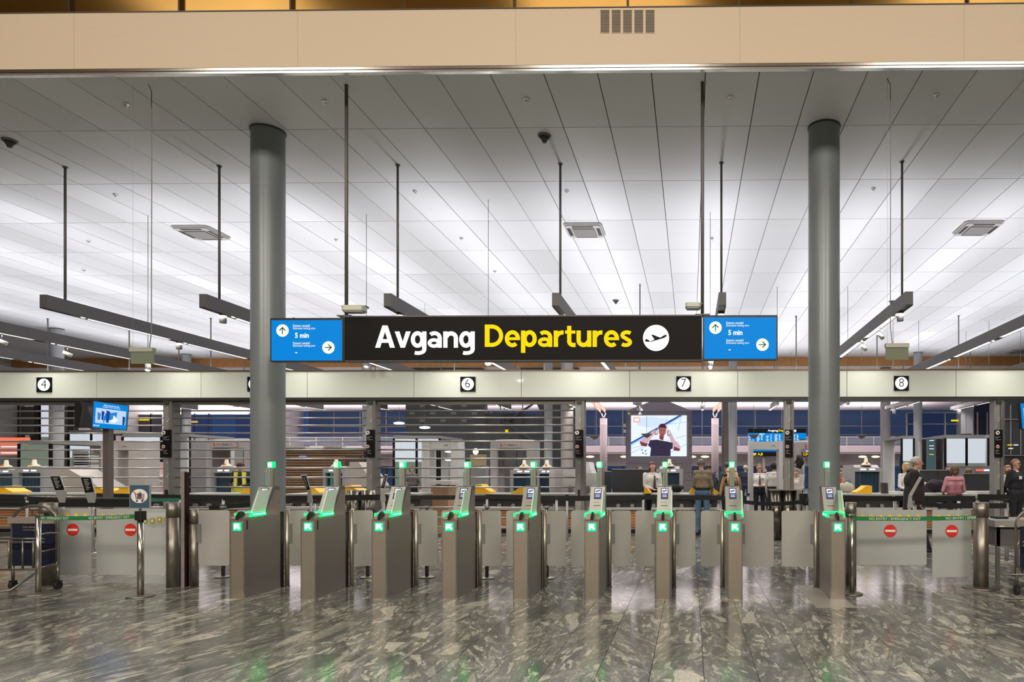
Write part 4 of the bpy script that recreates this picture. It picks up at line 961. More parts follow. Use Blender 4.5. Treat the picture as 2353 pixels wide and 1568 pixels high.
# slanted info boards on the posts
def board(pts, Y, lb, face=SIGNK, txt=None, dep=.5):
    """pts: four pixel corners TL TR BR BL of a leaning board"""
    P4 = [P_(a, b_, Y + dep*(1 if i in (0, 1) else 0)) for i, (a, b_) in enumerate(pts)]
    c = sum((Vector(p) for p in P4), Vector())/4
    t = thing('info_board', lb, 'sign', tuple(c), 'slanted info boards on queue posts')
    n = (Vector(P4[1])-Vector(P4[0])).cross(Vector(P4[3])-Vector(P4[0])).normalized()
    if n.y > 0: n = -n
    def slab(name, k, t0, t1, m):
        v = [tuple(c + (Vector(p)-c)*k + n*t0) for p in P4] + [tuple(c + (Vector(p)-c)*k + n*t1) for p in P4]
        MB().add(v, [(0,1,2,3), (7,6,5,4), (0,4,5,1), (1,5,6,2), (2,6,7,3), (3,7,4,0)]).build(name, m, t)
    slab('frame', 1, -.02, 0, mat('board frame', (.42, .43, .42), .35, .3)); slab('face', .86, .001, .004, face)
    for j in range(7):
        v0 = .18 + j*.095; u0, u1 = .28, (.72, .6, .75, .66, .58, .7, .5)[j]
        A, B, Cc, Dd = (Vector(p) for p in P4)
        def q(u, v): return A.lerp(B, u).lerp(Dd.lerp(Cc, u), v)
        mb = MB(); mb.add([tuple(q(u0, v0)+n*.008), tuple(q(u1, v0)+n*.008), tuple(q(u1, v0+.035)+n*.008), tuple(q(u0, v0+.035)+n*.008)], [(0,1,2,3)])
        mb.build('text_line', mat('dim board print', (.35, .35, .36), .5), t)
    mid = (Vector(P4[2])+Vector(P4[3]))/2
    MB().add([tuple(Vector(P4[3])+n*-.01), tuple(Vector(P4[2])+n*-.01), tuple(mid+Vector((.05, .03, -.22))), tuple(mid+Vector((-.05, .03, -.22)))] + [tuple(Vector(P4[3])+n*-.03), tuple(Vector(P4[2])+n*-.03), tuple(mid+Vector((.05, .05, -.22))), tuple(mid+Vector((-.05, .05, -.22)))],
        [(0,1,2,3), (7,6,5,4), (0,4,5,1), (1,5,6,2), (2,6,7,3), (3,7,4,0)]).build('bracket', mat('board frame', (.42, .43, .42), .35, .3), t)
    MB().cyl((mid.x, mid.y+.06, 0), (mid.x, mid.y+.06, mid.z-.12), .026, seg=16).build('pole', QM, t)
    MB().lathe((mid.x, mid.y+.06, 0), [(.15, 0), (.15, .01), (.03, .02)], 24).build('base_plate', STEEL2, t)
board([(113, 1093), (138, 1093), (151, 1129), (126, 1130)], 12.9, 'slanted notice board at left, nearer the trolley', SIGNK, dep=.16)
board([(183, 1095), (209, 1096), (219, 1134), (195, 1136)], 12.9, 'slanted notice board just left of the TV screen stand', SIGNK, dep=.16)
board([(691, 1092), (703, 1091), (714, 1128), (706, 1130)], 12.8, 'thin slanted notice board left of the second gate head', SIGNK, dep=.16)
board([(884, 1090), (891, 1091), (882, 1126), (874, 1124)], 12.8, 'thin slanted notice board before the second shutter post', SIGNK, dep=.16)
board([(2113, 1096), (2119, 1098), (2096, 1140), (2089, 1138)], 12.1, 'thin grey slanted board before the man in the dark coat', mat('board grey', (.3, .3, .31), .4), dep=.12)
board([(1838, 1090), (1850, 1090), (1843, 1128), (1831, 1127)], 12.8, 'white slanted board just left of the right column', mat('board white', (.6, .6, .6), .4), dep=.12)
# ---- TV pair on a post
t = thing('monitor_stand', 'two monitors on a brown post, one screen lit blue', 'monitor', (X_(238, 14.6), 14.7, 0))
MB().box(X_(231.5, 14.6), X_(245, 14.6), 14.65, 14.78, 0, Z_(238, 975, 14.6)).build('pole', mat('brown grey post', (.15, .125, .115), .4, .3), t)
def tv(cor, par, nm, m, dp=.07):
    P4 = [Vector(P_(*c_)) for c_ in cor]; n = (P4[1]-P4[0]).cross(P4[3]-P4[0]).normalized()
    if n.y > 0: n = -n
    c = sum(P4, Vector())/4
    def slab(name, k, t0, t1, m, par):
        v = [tuple(c + (p-c)*k + n*t0) for p in P4] + [tuple(c + (p-c)*k + n*t1) for p in P4]
        return MB().add(v, [(0,1,2,3), (7,6,5,4), (0,4,5,1), (1,5,6,2), (2,6,7,3), (3,7,4,0)]).build(name, m, par)
    h = slab(nm, 1, -dp, 0, BLACK, par); slab('display', .95, .001, .004, m, h)
    A, B, Cc, Dd = P4
    def poly(name, uv, off, mm):
        pts = [A.lerp(B, u).lerp(Dd.lerp(Cc, u), v) + n*off for u, v in uv]
        MB().add([tuple(p) for p in pts], [tuple(range(len(pts)))]).build(name, mm, h)
    return h, poly, (A, B, Cc, Dd, n)
h, poly, fr_ = tv([(214, 921, 14.35), (297, 932, 14.75), (292, 990, 14.75), (210, 984, 14.35)], t, 'monitor', EMBLUE)
LB = mat('screen pale blue', (.6,.75,1), .4, emit=(.55, .72, 1), es=.9); MBL = mat('screen mid blue', (.05,.2,.7), .4, emit=(.06, .22, .72), es=.9); DBL = mat('screen deep blue', (.01,.05,.25), .4, emit=(.01, .06, .28), es=.9)
poly('picture', [(.09, .24), (.93, .26), (.93, .80), (.09, .80)], .006, LB)
for j, (u, v, w_, hh, mm) in enumerate(((.14, .40, .10, .28, MBL), (.25, .33, .08, .34, DBL), (.38, .30, .10, .46, DBL), (.50, .38, .09, .24, MBL), (.84, .46, .08, .34, DBL), (.30, .5, .05, .28, MBL))):
    poly('pictured_figure', [(u, v), (u+w_, v+.03), (u+w_*.8, v+hh), (u+.01, v+hh)], .008 + j*.0008, mm)
poly('pictured_table', [(.6, .45), (.72, .66), (.6, .76), (.5, .72)], .009, mat('screen white', (1,1,1), .4, emit=(.85,.92,1), es=1))
A, B, Cc, Dd, n_ = fr_
def tvtext(s, u0, u1, v0, v1, par):
    vs, fs = text_geo(s, .0); lo, hi = vs.min(0), vs.max(0); d = hi-lo
    v = [tuple(A.lerp(B, u0+(q[0]-lo[0])/d[0]*(u1-u0)).lerp(Dd.lerp(Cc, u0+(q[0]-lo[0])/d[0]*(u1-u0)), v1+(q[1]-lo[1])/d[1]*(v0-v1)) + n_*.009) for q in vs]
    MB().add(v, fs).build('lettering', EMLETW, par)
tvtext('Sikkerhetskontroll', .30, .72, .09, .15, h); tvtext('Prepare for security', .27, .76, .165, .215, h); tvtext('08:34:20', .05, .21, .86, .92, h)
h2, poly2, _ = tv([(190, 924, 14.45), (213, 930, 14.95), (213, 986, 14.95), (182, 980, 14.45)], t, 'monitor', mat('off screen', (.05, .035, .03), .2), .05)
MB().pbox(177, 922, 184, 983, 14.6, .06).build('monitor_shell', BLACK, t)
x0, x1, z0, z1 = RC(176, 921, 214, 984, 14.95); MB().box(x0, x1, 14.9, 14.96, z0, z1-.02).build('monitor_back', mat('back shell', (.012,.011,.011), .4), t)
# right edge monitor
t = thing('wall_monitor', 'blue lit screen cut off by the right edge', 'monitor', P_(2350, 980, 15.4)); h, poly, _ = tv([(2343, 926, 15.2), (2400, 922, 15.6), (2400, 996, 15.6), (2348, 987, 15.2)], t, 'monitor', EMBLUE)
poly('picture', [(.12, .2), (.9, .2), (.9, .85), (.12, .85)], .006, LB)
MB().cyl((X_(2385, 15.6), 15.7, 0), (X_(2385, 15.6), 15.7, Z_(2385, 990, 15.6)), .035).build('pole', ROD, t)
# ================================================================== SECURITY HALL BEHIND THE SHUTTERS
def bx(nm, parent, m, a, Y, dep=.05): mb = MB(); mb.pbox(*a, Y, dep); return mb.build(nm, m, parent)
def at_(px, Y, z=0.0): return (X_(px, Y), Y, z)
# ---- far window wall, mezzanine
YW = 62.0
PANE = mat('night window pane', (.02, .035, .09), .06, emit=(.045, .075, .17), es=.5)
MULL = mat('window mullion', (.12, .12, .14), .4, .4)
ww = struct('window_1', (0, YW, 0))
zt_ = Z_(1300, 950, YW); zlev = [0, 1.6, 3.0, 3.5, 4.75, 5.55, zt_+.35]
x = -35.0
while x < 31:
    for j in range(len(zlev)-1):
        if j == 2: continue
        MB().box(x+.05, x+2.35, YW, YW+.03, zlev[j]+.04, zlev[j+1]-.04).build('pane', PANE, ww)
    x += 2.4
x = -35.0; 
while x < 32:
    MB().box(x-.05, x+.05, YW-.08, YW+.05, 0, zb).build('mullion', MULL, ww); x += 2.4
for z in zlev[1:-1]: MB().box(-36, 32, YW-.05, YW+.05, z-.04, z+.04).build('transom', MULL, ww)
MB().box(-36, 32, YW-.05, YW+.05, zlev[-1]-.04, zb).build('wall_head', PLAST, ww)
# mezzanine gallery
YM = 56.0
zs0, zs1, zr = Z_(1700, 1043, YM), Z_(1700, 1024, YM), Z_(1700, 1004, YM)
mz = struct('trim_4', (0, YM, zs0))
SLABM = mat('gallery edge', (.46, .41, .43), .45)
for a0, a1 in ((-36, X_(655, YM)), (X_(655, YM), X_(1440, YM)), (X_(1440, YM), X_(2085, YM))):
    MB().box(a0, a1, YM, YW-.1, zs0, zs1).build('gallery_slab', SLABM, mz)
    MB().box(a0, a1, YM-.10, YM, zs0+.12, zs1-.1).build('gallery_nosing', SLABM, mz)
    MB().box(a0, a1, YM-.02, YM+.03, zr-.05, zr).build('handrail', mat('pale rail', (.6, .57, .55), .4), mz)
    MB().box(a0+.1, a1-.1, YM, YM+.015, zs1+.05, zr-.06).build('balustrade_glass', mat('balustrade glass', (.3, .33, .36), .1, alpha=.35), mz)
    x = a0+.4
    while x < a1:
        MB().box(x-.02, x+.02, YM-.03, YM+.02, zs1, zr).build('rail_post', mat('pale rail', (.6, .57, .55), .4), mz); x += 2.2
MB().box(-36, X_(2085, YM), YM+2.2, YM+2.3, zs0-1.0, zs0).build('gallery_soffit_band', mat('pinkish band', (.5, .44, .45), .5), mz)
for px in (1356, 1590-0, 1435, 1982, 2012, 1620):
    p = P_(px, 1050, YM+1); t = thing('ceiling_lamp', {1356:'oval lamp under the gallery right of the third shutter post',1590:'oval lamp under the gallery right of the advertising screen',1435:'oval lamp under the gallery left of the advertising screen',1982:'left one of two oval gallery lamps right of the right column',2012:'right one of two oval gallery lamps right of the right column',1620:'faint oval lamp over the dark haired man in the navy coat'}[px], 'lamp', p, 'oval lamps under the gallery')
    MB().ell(p, (.36, .3, .10), 16, 8).build('lamp_shade', mat('lamp oval', (1,1,.9), .4, emit=(1, .95, .75), es=1.1), t)
    MB().cyl((p[0], p[1], p[2]+.08), (p[0], p[1], zs0), .02, seg=8).build('stem', GREYM, t)
# ---- concourse trusses (short), pendants
for a, Y, lb in (((1466, 918, 1473, 938), 22.0, 'short lighting truss with spot cans left of the screen top'), ((1738, 1, 1, 1), 0, '')):
    if not Y: continue
    t = thing('spot_cluster', 'pair of grey spot cans with white globe above the advertising screen', 'lamp', P_(1465, 925, Y))
    MB().box(X_(1460, Y), X_(1475, Y), Y-.9, Y, Z_(1470, 932, Y), Z_(1470, 918, Y)).build('truss_end', mat('lilac grey', (.4, .36, .4), .5), t)
    for px, py in ((1457, 925), (1466, 938)): p = P_(px, py, Y-.2); MB().cyl((p[0], p[1], p[2]-.07), (p[0], p[1], p[2]+.07), .045, seg=12).build('spot_can', GREYL, t)
    p = P_(1471, 952, Y-.3); MB().ell(p, (.055, .055, .055), 14, 8).build('globe', WHITE, t); MB().cyl((p[0], Y-.4, p[2]+.5), (p[0], Y-.4, CEIL), .02, seg=8).build('hanging_rod', GREYM, t); MB().cyl(p, (p[0], p[1], p[2]+.45), .016, seg=8).build('globe_stem', WHITE, t)
for px, py, lb in ((1366, 1004, 'inverted cone pendant right of the third shutter post'), (1486, 1000, 'inverted cone pendant hanging before the advertising picture'), (1732, 1002, 'inverted cone pendant over the left end of the flight board'), (1980, 1002, 'inverted cone pendant right of the right column'), (2220, 1000, 'inverted cone pendant before the lit office'), (2345, 1000, 'inverted cone pendant at the right edge')):
    Y = 29.2; p = P_(px, py, Y); t = thing('cone_pendant', lb, 'speaker', p, 'inverted cone pendants')
    MB().lathe((p[0], p[1], p[2]-.12), [(.04, 0), (.24, .15), (.24, .17)], 20).build('cone', mat('taupe cone', (.13, .11, .10), .5), t)
    MB().cyl((p[0], p[1], p[2]), (p[0], p[1], CEIL), .008, seg=6).build('wire', GREYM, t)
# arch ribs on concourse columns
for px, py, tilt, lb in ((1387, 962, -1, 'white far column with wooden arch right of the third shutter post'), (1643, 962, 1, 'pinkish far column with wooden arch left of the twin columns')):
    Y = 50.0; x, _, z = P_(px, py, Y); t = thing('arch_column', lb, 'column', (x, Y, 0), 'concourse columns with wooden arches')
    MB().cyl((x, Y, 0), (x, Y, z), .27, seg=28).build('shaft', COLP, t)
    for sx in (-1, 1): MB().cyl((x, Y, z), (x+sx*.16, Y, z+.38), .04, seg=8).build('steel_fork', STEEL2, t)
    for sx in (-.17, .17):
        pts = []
        for k in range(9):
            u = k/8; pts.append((x+sx + tilt*1.9*u, Y-.3, z+.36 + 1.35*math.sin(u*PI/2)))
        mb = MB()
        for k in range(8):
            a, b_ = pts[k], pts[k+1]; mb.prism([(a[0], a[2]), (b_[0], b_[2]), (b_[0], b_[2]+.30), (a[0], a[2]+.30)], 'y', Y-.4, Y-.25)
        mb.build('arch_rib', mat('pale peach wood', (.42, .24, .16), .5), t)
# ---- advertising kiosk
YK = 38.0
kx0, kx1 = X_(1438, YK), X_(1590, YK); kz = Z_(1510, 945, YK)
t = thing('advertising_kiosk', 'tall mauve clad block with a bright screen of a man wearing headphones', 'screen', ((kx0+kx1)/2, YK, 0))
MB().box(kx0, kx1, YK, YK+3, 0, kz).build('body', mat('mauve cladding', (.21, .175, .195), .5), t)
for k in range(1, 10): MB().box(kx0-.002, kx1+.002, YK-.006, YK, kz*k/10-.01, kz*k/10+.01).build('cladding_joint', mat('joint mauve', (.10, .08, .09), .6), t)
MB().add([(kx0, YK, kz), (kx1, YK, kz), (kx1, YK+3, kz), (kx0, YK+3, kz), ((kx0+kx1)/2, YK+1.5, kz+.9)], [(0,1,4), (1,2,4), (2,3,4), (3,0,4), (0,3,2,1)]).build('hipped_top', mat('lilac top', (.34, .3, .38), .5), t)
scr = bx('display', t, mat('ad sky', (.7,.8,1), .4, emit=(.80, .88, 1), es=1.05), (1450, 955, 1578, 1049), YK-.08, .08)
def em(n, c, s=1.0): return mat('ad ' + n, c, .5, emit=c, es=s)
layer = [0]
def poly(nm, pts, m):
    layer[0] += 1; yy = YK-.082 - layer[0]*.0012
    MB().prism([(X_(a, YK), Z_(a, b_, YK)) for a, b_ in pts], 'y', yy-.001, yy).build(nm, m, scr)
poly('sky_tone', [(1460, 962), (1500, 958), (1540, 965), (1500, 985), (1465, 978)], em('cloud', (.66, .80, .98)))
poly('steel_rail', [(1450, 1017), (1560, 955), (1568, 955), (1450, 1024)], em('rail', (.02, .10, .36)))
poly('rail_glow', [(1450, 1021), (1566, 957), (1570, 957), (1450, 1025)], em('rail light', (.35, .6, .95)))
for a, b_ in (((1533, 955), (1531, 968)), ((1540, 958), (1560, 990)), ((1565, 956), (1558, 990)), ((1540, 975), (1578, 970)), ((1520, 1018), (1578, 1000)), ((1540, 1040), (1578, 1020)), ((1450, 1030), (1490, 1022)), ((1450, 1042), (1480, 1026)), ((1545, 995), (1578, 1015))):
    poly('net_line', [a, b_, (b_[0]+.8, b_[1]+.8), (a[0]+.8, a[1]+.8)], em('line', (.25, .50, .85)))
SK, SKD, SHT, HRD = em('skin', (.35, .13, .11)), em('skin shade', (.20, .05, .05)), em('shirt', (.035, .03, .065)), em('hair dark', (.07, .02, .03))
poly('arm', [(1484, 1025), (1470, 1022), (1471, 1014), (1480, 1008), (1490, 998), (1505, 988), (1510, 993), (1497, 1006), (1492, 1014)], em('arm light', (.66, .42, .48)))
poly('arm', [(1548, 1028), (1562, 1036), (1564, 1028), (1558, 1018), (1550, 1012), (1545, 1000), (1540, 992), (1534, 996), (1540, 1010), (1544, 1022)], em('arm light', (.66, .42, .48)))
poly('elbow', [(1470, 1014), (1480, 1018), (1489, 1020), (1486, 1027), (1474, 1025)], SKD); poly('elbow', [(1548, 1026), (1558, 1030), (1564, 1034), (1560, 1037), (1548, 1036)], SKD)
poly('shirt', [(1494, 1012), (1510, 1011), (1526, 1014), (1546, 1018), (1546, 1032), (1541, 1033), (1541, 1049), (1494, 1049), (1496, 1030), (1489, 1024)], SHT)
poly('neckline', [(1511, 1010), (1530, 1014), (1526, 1006), (1514, 1004)], em('white neck', (.85, .88, 1)))
poly('neck', [(1515, 1001), (1526, 1001), (1524, 1013), (1516, 1010)], SKD)
poly('face', [(1514, 984), (1517, 978), (1527, 978), (1531, 985), (1530, 996), (1525, 1003), (1518, 1003), (1514, 995)], SK)
poly('hair', [(1513, 988), (1513, 980), (1517, 975), (1525, 974), (1531, 977), (1532, 988), (1530, 984), (1517, 983)], HRD)
for a in (1517.5, 1524.5): poly('eye', [(a, 988.5), (a+3.5, 988.5), (a+3.5, 991), (a, 991)], SKD)
poly('mouth', [(1518, 998), (1525, 998), (1525, 1000), (1518, 1000)], SKD)
for a in ((1503, 990, 1513, 1001), (1532, 990, 1542, 1003)):
    poly('hand', [(a[0], a[1]+2), (a[0]+4, a[1]-2), (a[2], a[1]+3), (a[2]-1, a[3]-2), (a[0]+2, a[3])], em('hand', (.45, .2, .22)))
    poly('ear_cup', [(a[0]+3, a[1]+1), (a[2]-1, a[1]+1), (a[2]-1, a[3]-4), (a[0]+3, a[3]-4)], em('cup', (.6, .6, .75)))
poly('head_band', [(1511, 988), (1513, 978), (1518, 973), (1519, 974), (1514, 980), (1513, 988)], em('cup', (.6, .6, .75)))
poly('head_band', [(1532, 988), (1535, 986), (1533, 979), (1530, 976), (1529, 977), (1531, 981)], em('cup', (.6, .6, .75)))
poly('logo_box', [(1456, 959.5), (1471, 959.5), (1471, 971.5), (1456, 971.5)], em('orange', (1, .42, .30)))
poly('logo_mark', [(1458.5, 962), (1469, 962), (1468, 969), (1458.5, 969)], em('logo white', (1, .93, .9)))
for k, (a, b_) in enumerate(((1473, 1034), (1481, 1036), (1475, 1041), (1482, 1043))): poly('plant_mark', [(a, b_), (a+5, b_-1), (a+3, b_+3)], em('rail', (.02, .10, .36)))
for py in (978, 991): p = P_(1435.5, py, YK); MB().box(p[0]-.07, p[0]+.07, YK+.0, YK+.2, p[2]-.09, p[2]+.09).build('side_lamp', WHITE, t)
bx('corner_box', t, WHITE, (1442, 948, 1448, 953), YK-.05, .05)
# ---- departures board in the concourse
YD = 30.0
t = thing('flight_board', 'blue flight information board under small Avgang Departures header', 'screen', (X_(1790, YD), YD, 0))
bx('header', t, SIGNK, (1719, 986, 1852, 995), YD, .2)
text_px('lettering', 'Avgang', 1764, 987.5, 1788, 993.5, YD, EMLETW, t, .03); text_px('lettering', 'Departures', 1789, 987.5, 1822, 993.5, YD, EMLETY, t, .03)
MB().prism(circ(P_(1827, 990.5, YD)[0], P_(1827, 990.5, YD)[2], .055), 'y', YD-.004, YD).build('lit_disc', EMLETW, t)
for a in ((1719, 995.5, 1759.5, 1037), (1760, 995.5, 1800, 1037), (1801, 995.5, 1838, 1037), (1838.5, 995.5, 1852, 1009)):
    s_ = bx('display', t, EMBLUE, a, YD, .15)
    if a[0] > 1830: continue
    for col in range(4):
        c0 = a[0] + 1 + col*9.6
        for r in range(13):
            if (r*7+col*3) % 11 == 0: continue
            ln = (5.5, 3, 7, 4)[col]*(.7+.3*((r*5+col) % 3)/2); mb = MB(); mb.pbox(c0, 999+r*2.8, c0+ln, 1000.3+r*2.8, YD-.004, .003)
            mb.build('timetable_line', EMBTXT if (col or r % 3) else mat('screen red', (1,.3,.5), .4, emit=(1,.4,.7), es=.9), s_)
text_px('clock', '08.34', 1745, 996.5, 1757, 999.5, YD-.005, EMLETW, t, .02)
ft = bx('gate_strip', t, SIGNK, (1718, 1040, 1786, 1049), YD, .2)
text_px('lettering', 'A,B', 1740.5, 1041, 1753, 1048, YD, EMLETY, ft, .03)
for a in (1721, 1731): mb = MB(); mb.pbox(a, 1042, a+7, 1044, YD-.004, .004); mb.build('small_text', EMLETW, ft); mb = MB(); mb.pbox(a, 1045, a+6, 1047, YD-.004, .004); mb.build('small_text', EMLETY, ft)
ft = bx('gate_strip', t, SIGNK, (1827, 1040, 1862, 1049), YD, .2); text_px('lettering', 'C,D', 1845, 1041, 1856, 1048, YD, EMLETY, ft, .03)
for px in (1755, 1846): MB().cyl((X_(px, YD+.12), YD+.12, 0), (X_(px, YD+.12), YD+.12, Z_(px, 1040, YD)), .06).build('post', GREYM, t)
bx('back_frame', t, GREYM, (1719, 995, 1852, 1041), YD+.2, .1)
# ---- glass offices
def office(a, Y, lb, lit=.55, cols=2, m=MILK, lowm=MILKG, dep=3.0, frame=SIGNK):
    x0, x1, z0, z1 = RC(*a, Y); t = thing('glass_office', lb, 'booth', ((x0+x1)/2, Y, 0), 'glazed offices in the security hall'); wdt = (x1-x0)/cols
    MB().box(x0, x1, Y, Y+dep, z1-.0, z1+.12).build('roof', GREYM, t)
    for k in range(cols+1): MB().box(x0+wdt*k-.04, x0+wdt*k+.04, Y-.03, Y+.05, 0, z1).build('mullion', frame, t)
    for k in range(cols):
        zm = z1 - (z1)*.34
        MB().box(x0+wdt*k+.05, x0+wdt*(k+1)-.05, Y, Y+.02, zm, z1-.02).build('milk_pane', m, t); MB().box(x0+wdt*k+.05, x0+wdt*(k+1)-.05, Y, Y+.02, 0.05, zm-.01).build('lower_pane', lowm, t)
    MB().box(x0, x1, Y+dep-.1, Y+dep, 0, z1).build('back_wall', PLAST, t)
    return t
office((2172, 1007, 2270, 1300), 26, 'brightly lit glazed office behind the pink sweater woman')
office((2272, 1007, 2288, 1300), 25.5, 'narrow greenish glazed strip left of the rightmost post', cols=1, m=MILKG, dep=.3)
office((2072, 1008, 2100, 1300), 31, 'white glazed panel left of the narrow column at right', cols=1)
office((905, 1008, 1010, 1300), 29, 'greenish glazed office right of the second shutter post', cols=2)
office((282, 1004, 371, 1300), 27, 'white lit glazed office left of the first shutter post', cols=1, dep=1.5)
office((158, 995, 262, 1300), 30, 'greenish glazed wall behind the TV screen stand', cols=2)
office((92, 928, 118, 1300), 34, 'tall pale glazed strip behind the left grille', cols=1)
office((44, 1020, 116, 1300), 24, 'green tinted glazed booth beside the red lit sign', cols=1, m=MILKG)
office((405, 1004, 435, 1300), 30, 'narrow bright glazed strip right of the first shutter post', cols=1)
office((975, 1028, 1005, 1300), 24.5, 'small bright doorway behind the third gate lamp', cols=1)
# dark vertical frames at far left
t = thing('glass_facade_frame', 'dark vertical window frames of the shop behind the left grille', 'facade', (X_(60, 36), 36, 0))
for a in (30, 78, 120, 155): MB().box(X_(a, 36), X_(a+14, 36), 36, 36.3, 0, Z_(a, 925, 36)).build('frame_upright', mat('brown black metal', (.06, .045, .045), .5), t)
for j, (u, v) in enumerate(((-40, 31), (46, 77), (95, 119), (136, 154))): MB().box(X_(u, 36), X_(v, 36), 36.05, 36.1, 1.2, Z_(u, 935, 36)).build('shop_pane', (MILKG, mat('dim brown glass', (.14, .12, .11), .3), MILK, mat('lilac glass', (.22,.2,.22), .3))[j], t)
MB().box(X_(-40, 36), X_(175, 36), 35.9, 36.2, Z_(60, 1012, 36), Z_(60, 1004, 36)).build('cross_beam', mat('brown black metal', (.06, .045, .045), .5), t)
t = thing('red_lit_sign', 'glowing orange red box sign at the left edge behind the grille', 'sign', P_(20, 1018, 25)); bx('light_box', t, mat('red light', (1,.2,.1), .4, emit=(1, .20, .10), es=.95), (-60, 1006, 58, 1013), 25, .2)
bx('light_box', t, mat('dim red light', (.6,.2,.15), .4, emit=(.75, .22, .15), es=.8), (-60, 1016, 56, 1046), 25, .2)
for yy in (1026, 1040): bx('neon_line', t, EMLETW, (2, yy, 50, yy+2.2), 24.97, .02)
bx('post', t, GREYM, (58, 1000, 62, 1160), 25.1, .1)
t = thing('white_cabinet_row', 'bright white cabinets between TV stand and first shutter post', 'cabinet', at_(300, 24)); bx('cabinet_body', t, WHITE, (274, 1030, 293, 1186), 24, .4); bx('cabinet_body', t, mat('pinkish lit panel', (.6,.36,.36), .5), (345, 1062, 366, 1186), 24, .4); bx('counter_slab', t, WHITE, (274, 1092, 372, 1096), 23.6, .5); bx('low_shelf', t, OFFW, (300, 1104, 372, 1108), 23.6, .4)
t = thing('tray_rack', 'steel rack of stacked trays left of the TV screen stand', 'rack', at_(200, 23.5), None)
for k in range(9): bx('tray_shelf', t, (WHITE if k % 2 else GREYM), (168, 1042+k*5.6, 229, 1044.5+k*5.6), 23.5, .6)
for px in (166, 228): bx('upright', t, GALV, (px, 1036, px+3, 1187), 23.5, .6)
# lilac/blue reflections: upper gallery glass on the left
t = thing('gallery_glass_wall', 'tall gallery window wall seen through the grille, with signs beyond', 'facade', at_(450, 44), None)
for k, a in enumerate((298, 345, 445, 478, 572, 640)):
    MB().box(X_(a, 44), X_(a+2.5, 44), 44, 44.15, Z_(a, 1012, 44), Z_(a, 950, 44)).build('mullion', COLP, t)
MB().box(X_(298, 44), X_(642, 44), 44, 44.15, Z_(450, 1016, 44), Z_(450, 1009, 44)).build('bright_rail', WHITE, t)
MB().box(X_(390, 44), X_(640, 44), 44.0, 44.04, Z_(450, 1008, 44), Z_(450, 953, 44)).build('dark_pane', mat('dusk pane', (.03,.04,.09), .1, emit=(.03,.05,.14), es=.7), t)
MB().box(X_(491, 44), X_(543, 44), 43.9, 43.95, Z_(520, 1008, 44), Z_(520, 953, 44)).build('blue_banner', mat('blue banner', (.04,.12,.4), .5, emit=(.045, .10, .27), es=.45), t)
MB().box(X_(298, 44), X_(372, 44), 44.0, 44.04, Z_(340, 1008, 44), Z_(340, 953, 44)).build('dark_pane', mat('dim violet pane', (.07,.065,.085), .12), t)
MB().box(X_(322, 44), X_(345, 44), 43.9, 43.94, Z_(330, 967, 44), Z_(330, 964, 44)).build('yellow_sign', EMLETY, t)
MB().box(X_(298, 44), X_(642, 44), 44, 44.3, 0, Z_(450, 1016, 44)).build('lower_wall', PLAST, t)
MB().box(X_(437, 44), X_(456, 44), 43.9, 43.94, Z_(445, 972, 44), Z_(445, 968, 44)).build('yellow_sign', mat('amber sign', (.8,.5,.1), .4, emit=(.9,.55,.12), es=.8), t)
# concrete stair block in bay 6
YC = 36.0
t = thing('concrete_stair_block', 'dark board marked concrete wall with stair opening under sign 6', 'wall', at_(1100, YC), None)
MB().box(X_(932, YC), X_(1110, YC), YC, YC+.6, 0, zb-.05).build('wall_slab', CONC, t)
mb = MB(); mb.prism([(X_(1110, YC), 0), (X_(1330, YC), 0), (X_(1330, YC), zb-.05), (X_(1190, YC), zb-.05), (X_(1245, YC), Z_(1245, 952, YC)), (X_(1110, YC), Z_(1110, 952, YC))], 'y', YC, YC+.6); mb.build('wall_slab', CONC, t)
for px in (1112, 1118, 1149, 1158, 1173, 1200): bx('stair_baluster', t, mat('dark balustrade', (.06,.06,.07), .5), (px, 918, px+1.6, 974), YC-.1, .06)
for py in (922, 931, 950): bx('stair_rail', t, mat('dark balustrade', (.06,.06,.07), .5), (1110, py, 1215, py+1.4), YC-.12, .06)
mb = MB(); mb.prism([(X_(1165, YC), Z_(1165, 966, YC)), (X_(1225, YC), Z_(1225, 928, YC)), (X_(1228, YC), Z_(1228, 931, YC)), (X_(1168, YC), Z_(1168, 970, YC))], 'y', YC-.2, YC-.1); mb.build('stair_stringer', mat('dark balustrade', (.06,.06,.07), .5), t)
mb = MB(); mb.prism([(X_(1160, YC), Z_(1160, 973, YC)), (X_(1290, YC), Z_(1290, 1060, YC)), (X_(1298, YC), Z_(1298, 1056, YC)), (X_(1168, YC), Z_(1168, 968, YC))], 'y', YC-.3, YC-.15); mb.build('stair_stringer', mat('dark balustrade', (.06,.06,.07), .5), t)
for k in range(7):
    for j in range(3): 
        if (k+j) % 2: bx('board_mark', t, mat('pale board mark', (.22,.21,.215), .7), (940+k*24, 930+j*17, 952+k*24, 936+j*17), YC-.01, .012)
bx('amber_sign', t, EMLETY, (1161, 988, 1167, 994), YC-.1, .05)
t = thing('table_lamp', 'warm glowing lamp over a pale counter under sign 6', 'lamp', P_(1093, 1038, 26)); MB().ell(P_(1093, 1038, 26), (.10, .10, .12), 12, 8).build('bulb', EMWW, t)
bx('glow_panel', t, mat('warm lit panel', (.62, .52, .36), .5, emit=(.6,.45,.25), es=.35), (1080, 1044, 1116, 1070), 26.2, .1); bx('shelf', t, BLACK, (1078, 1042, 1118, 1044), 26.0, .4); bx('base', t, GREYM, (1080, 1070, 1116, 1200), 26.2, .4)
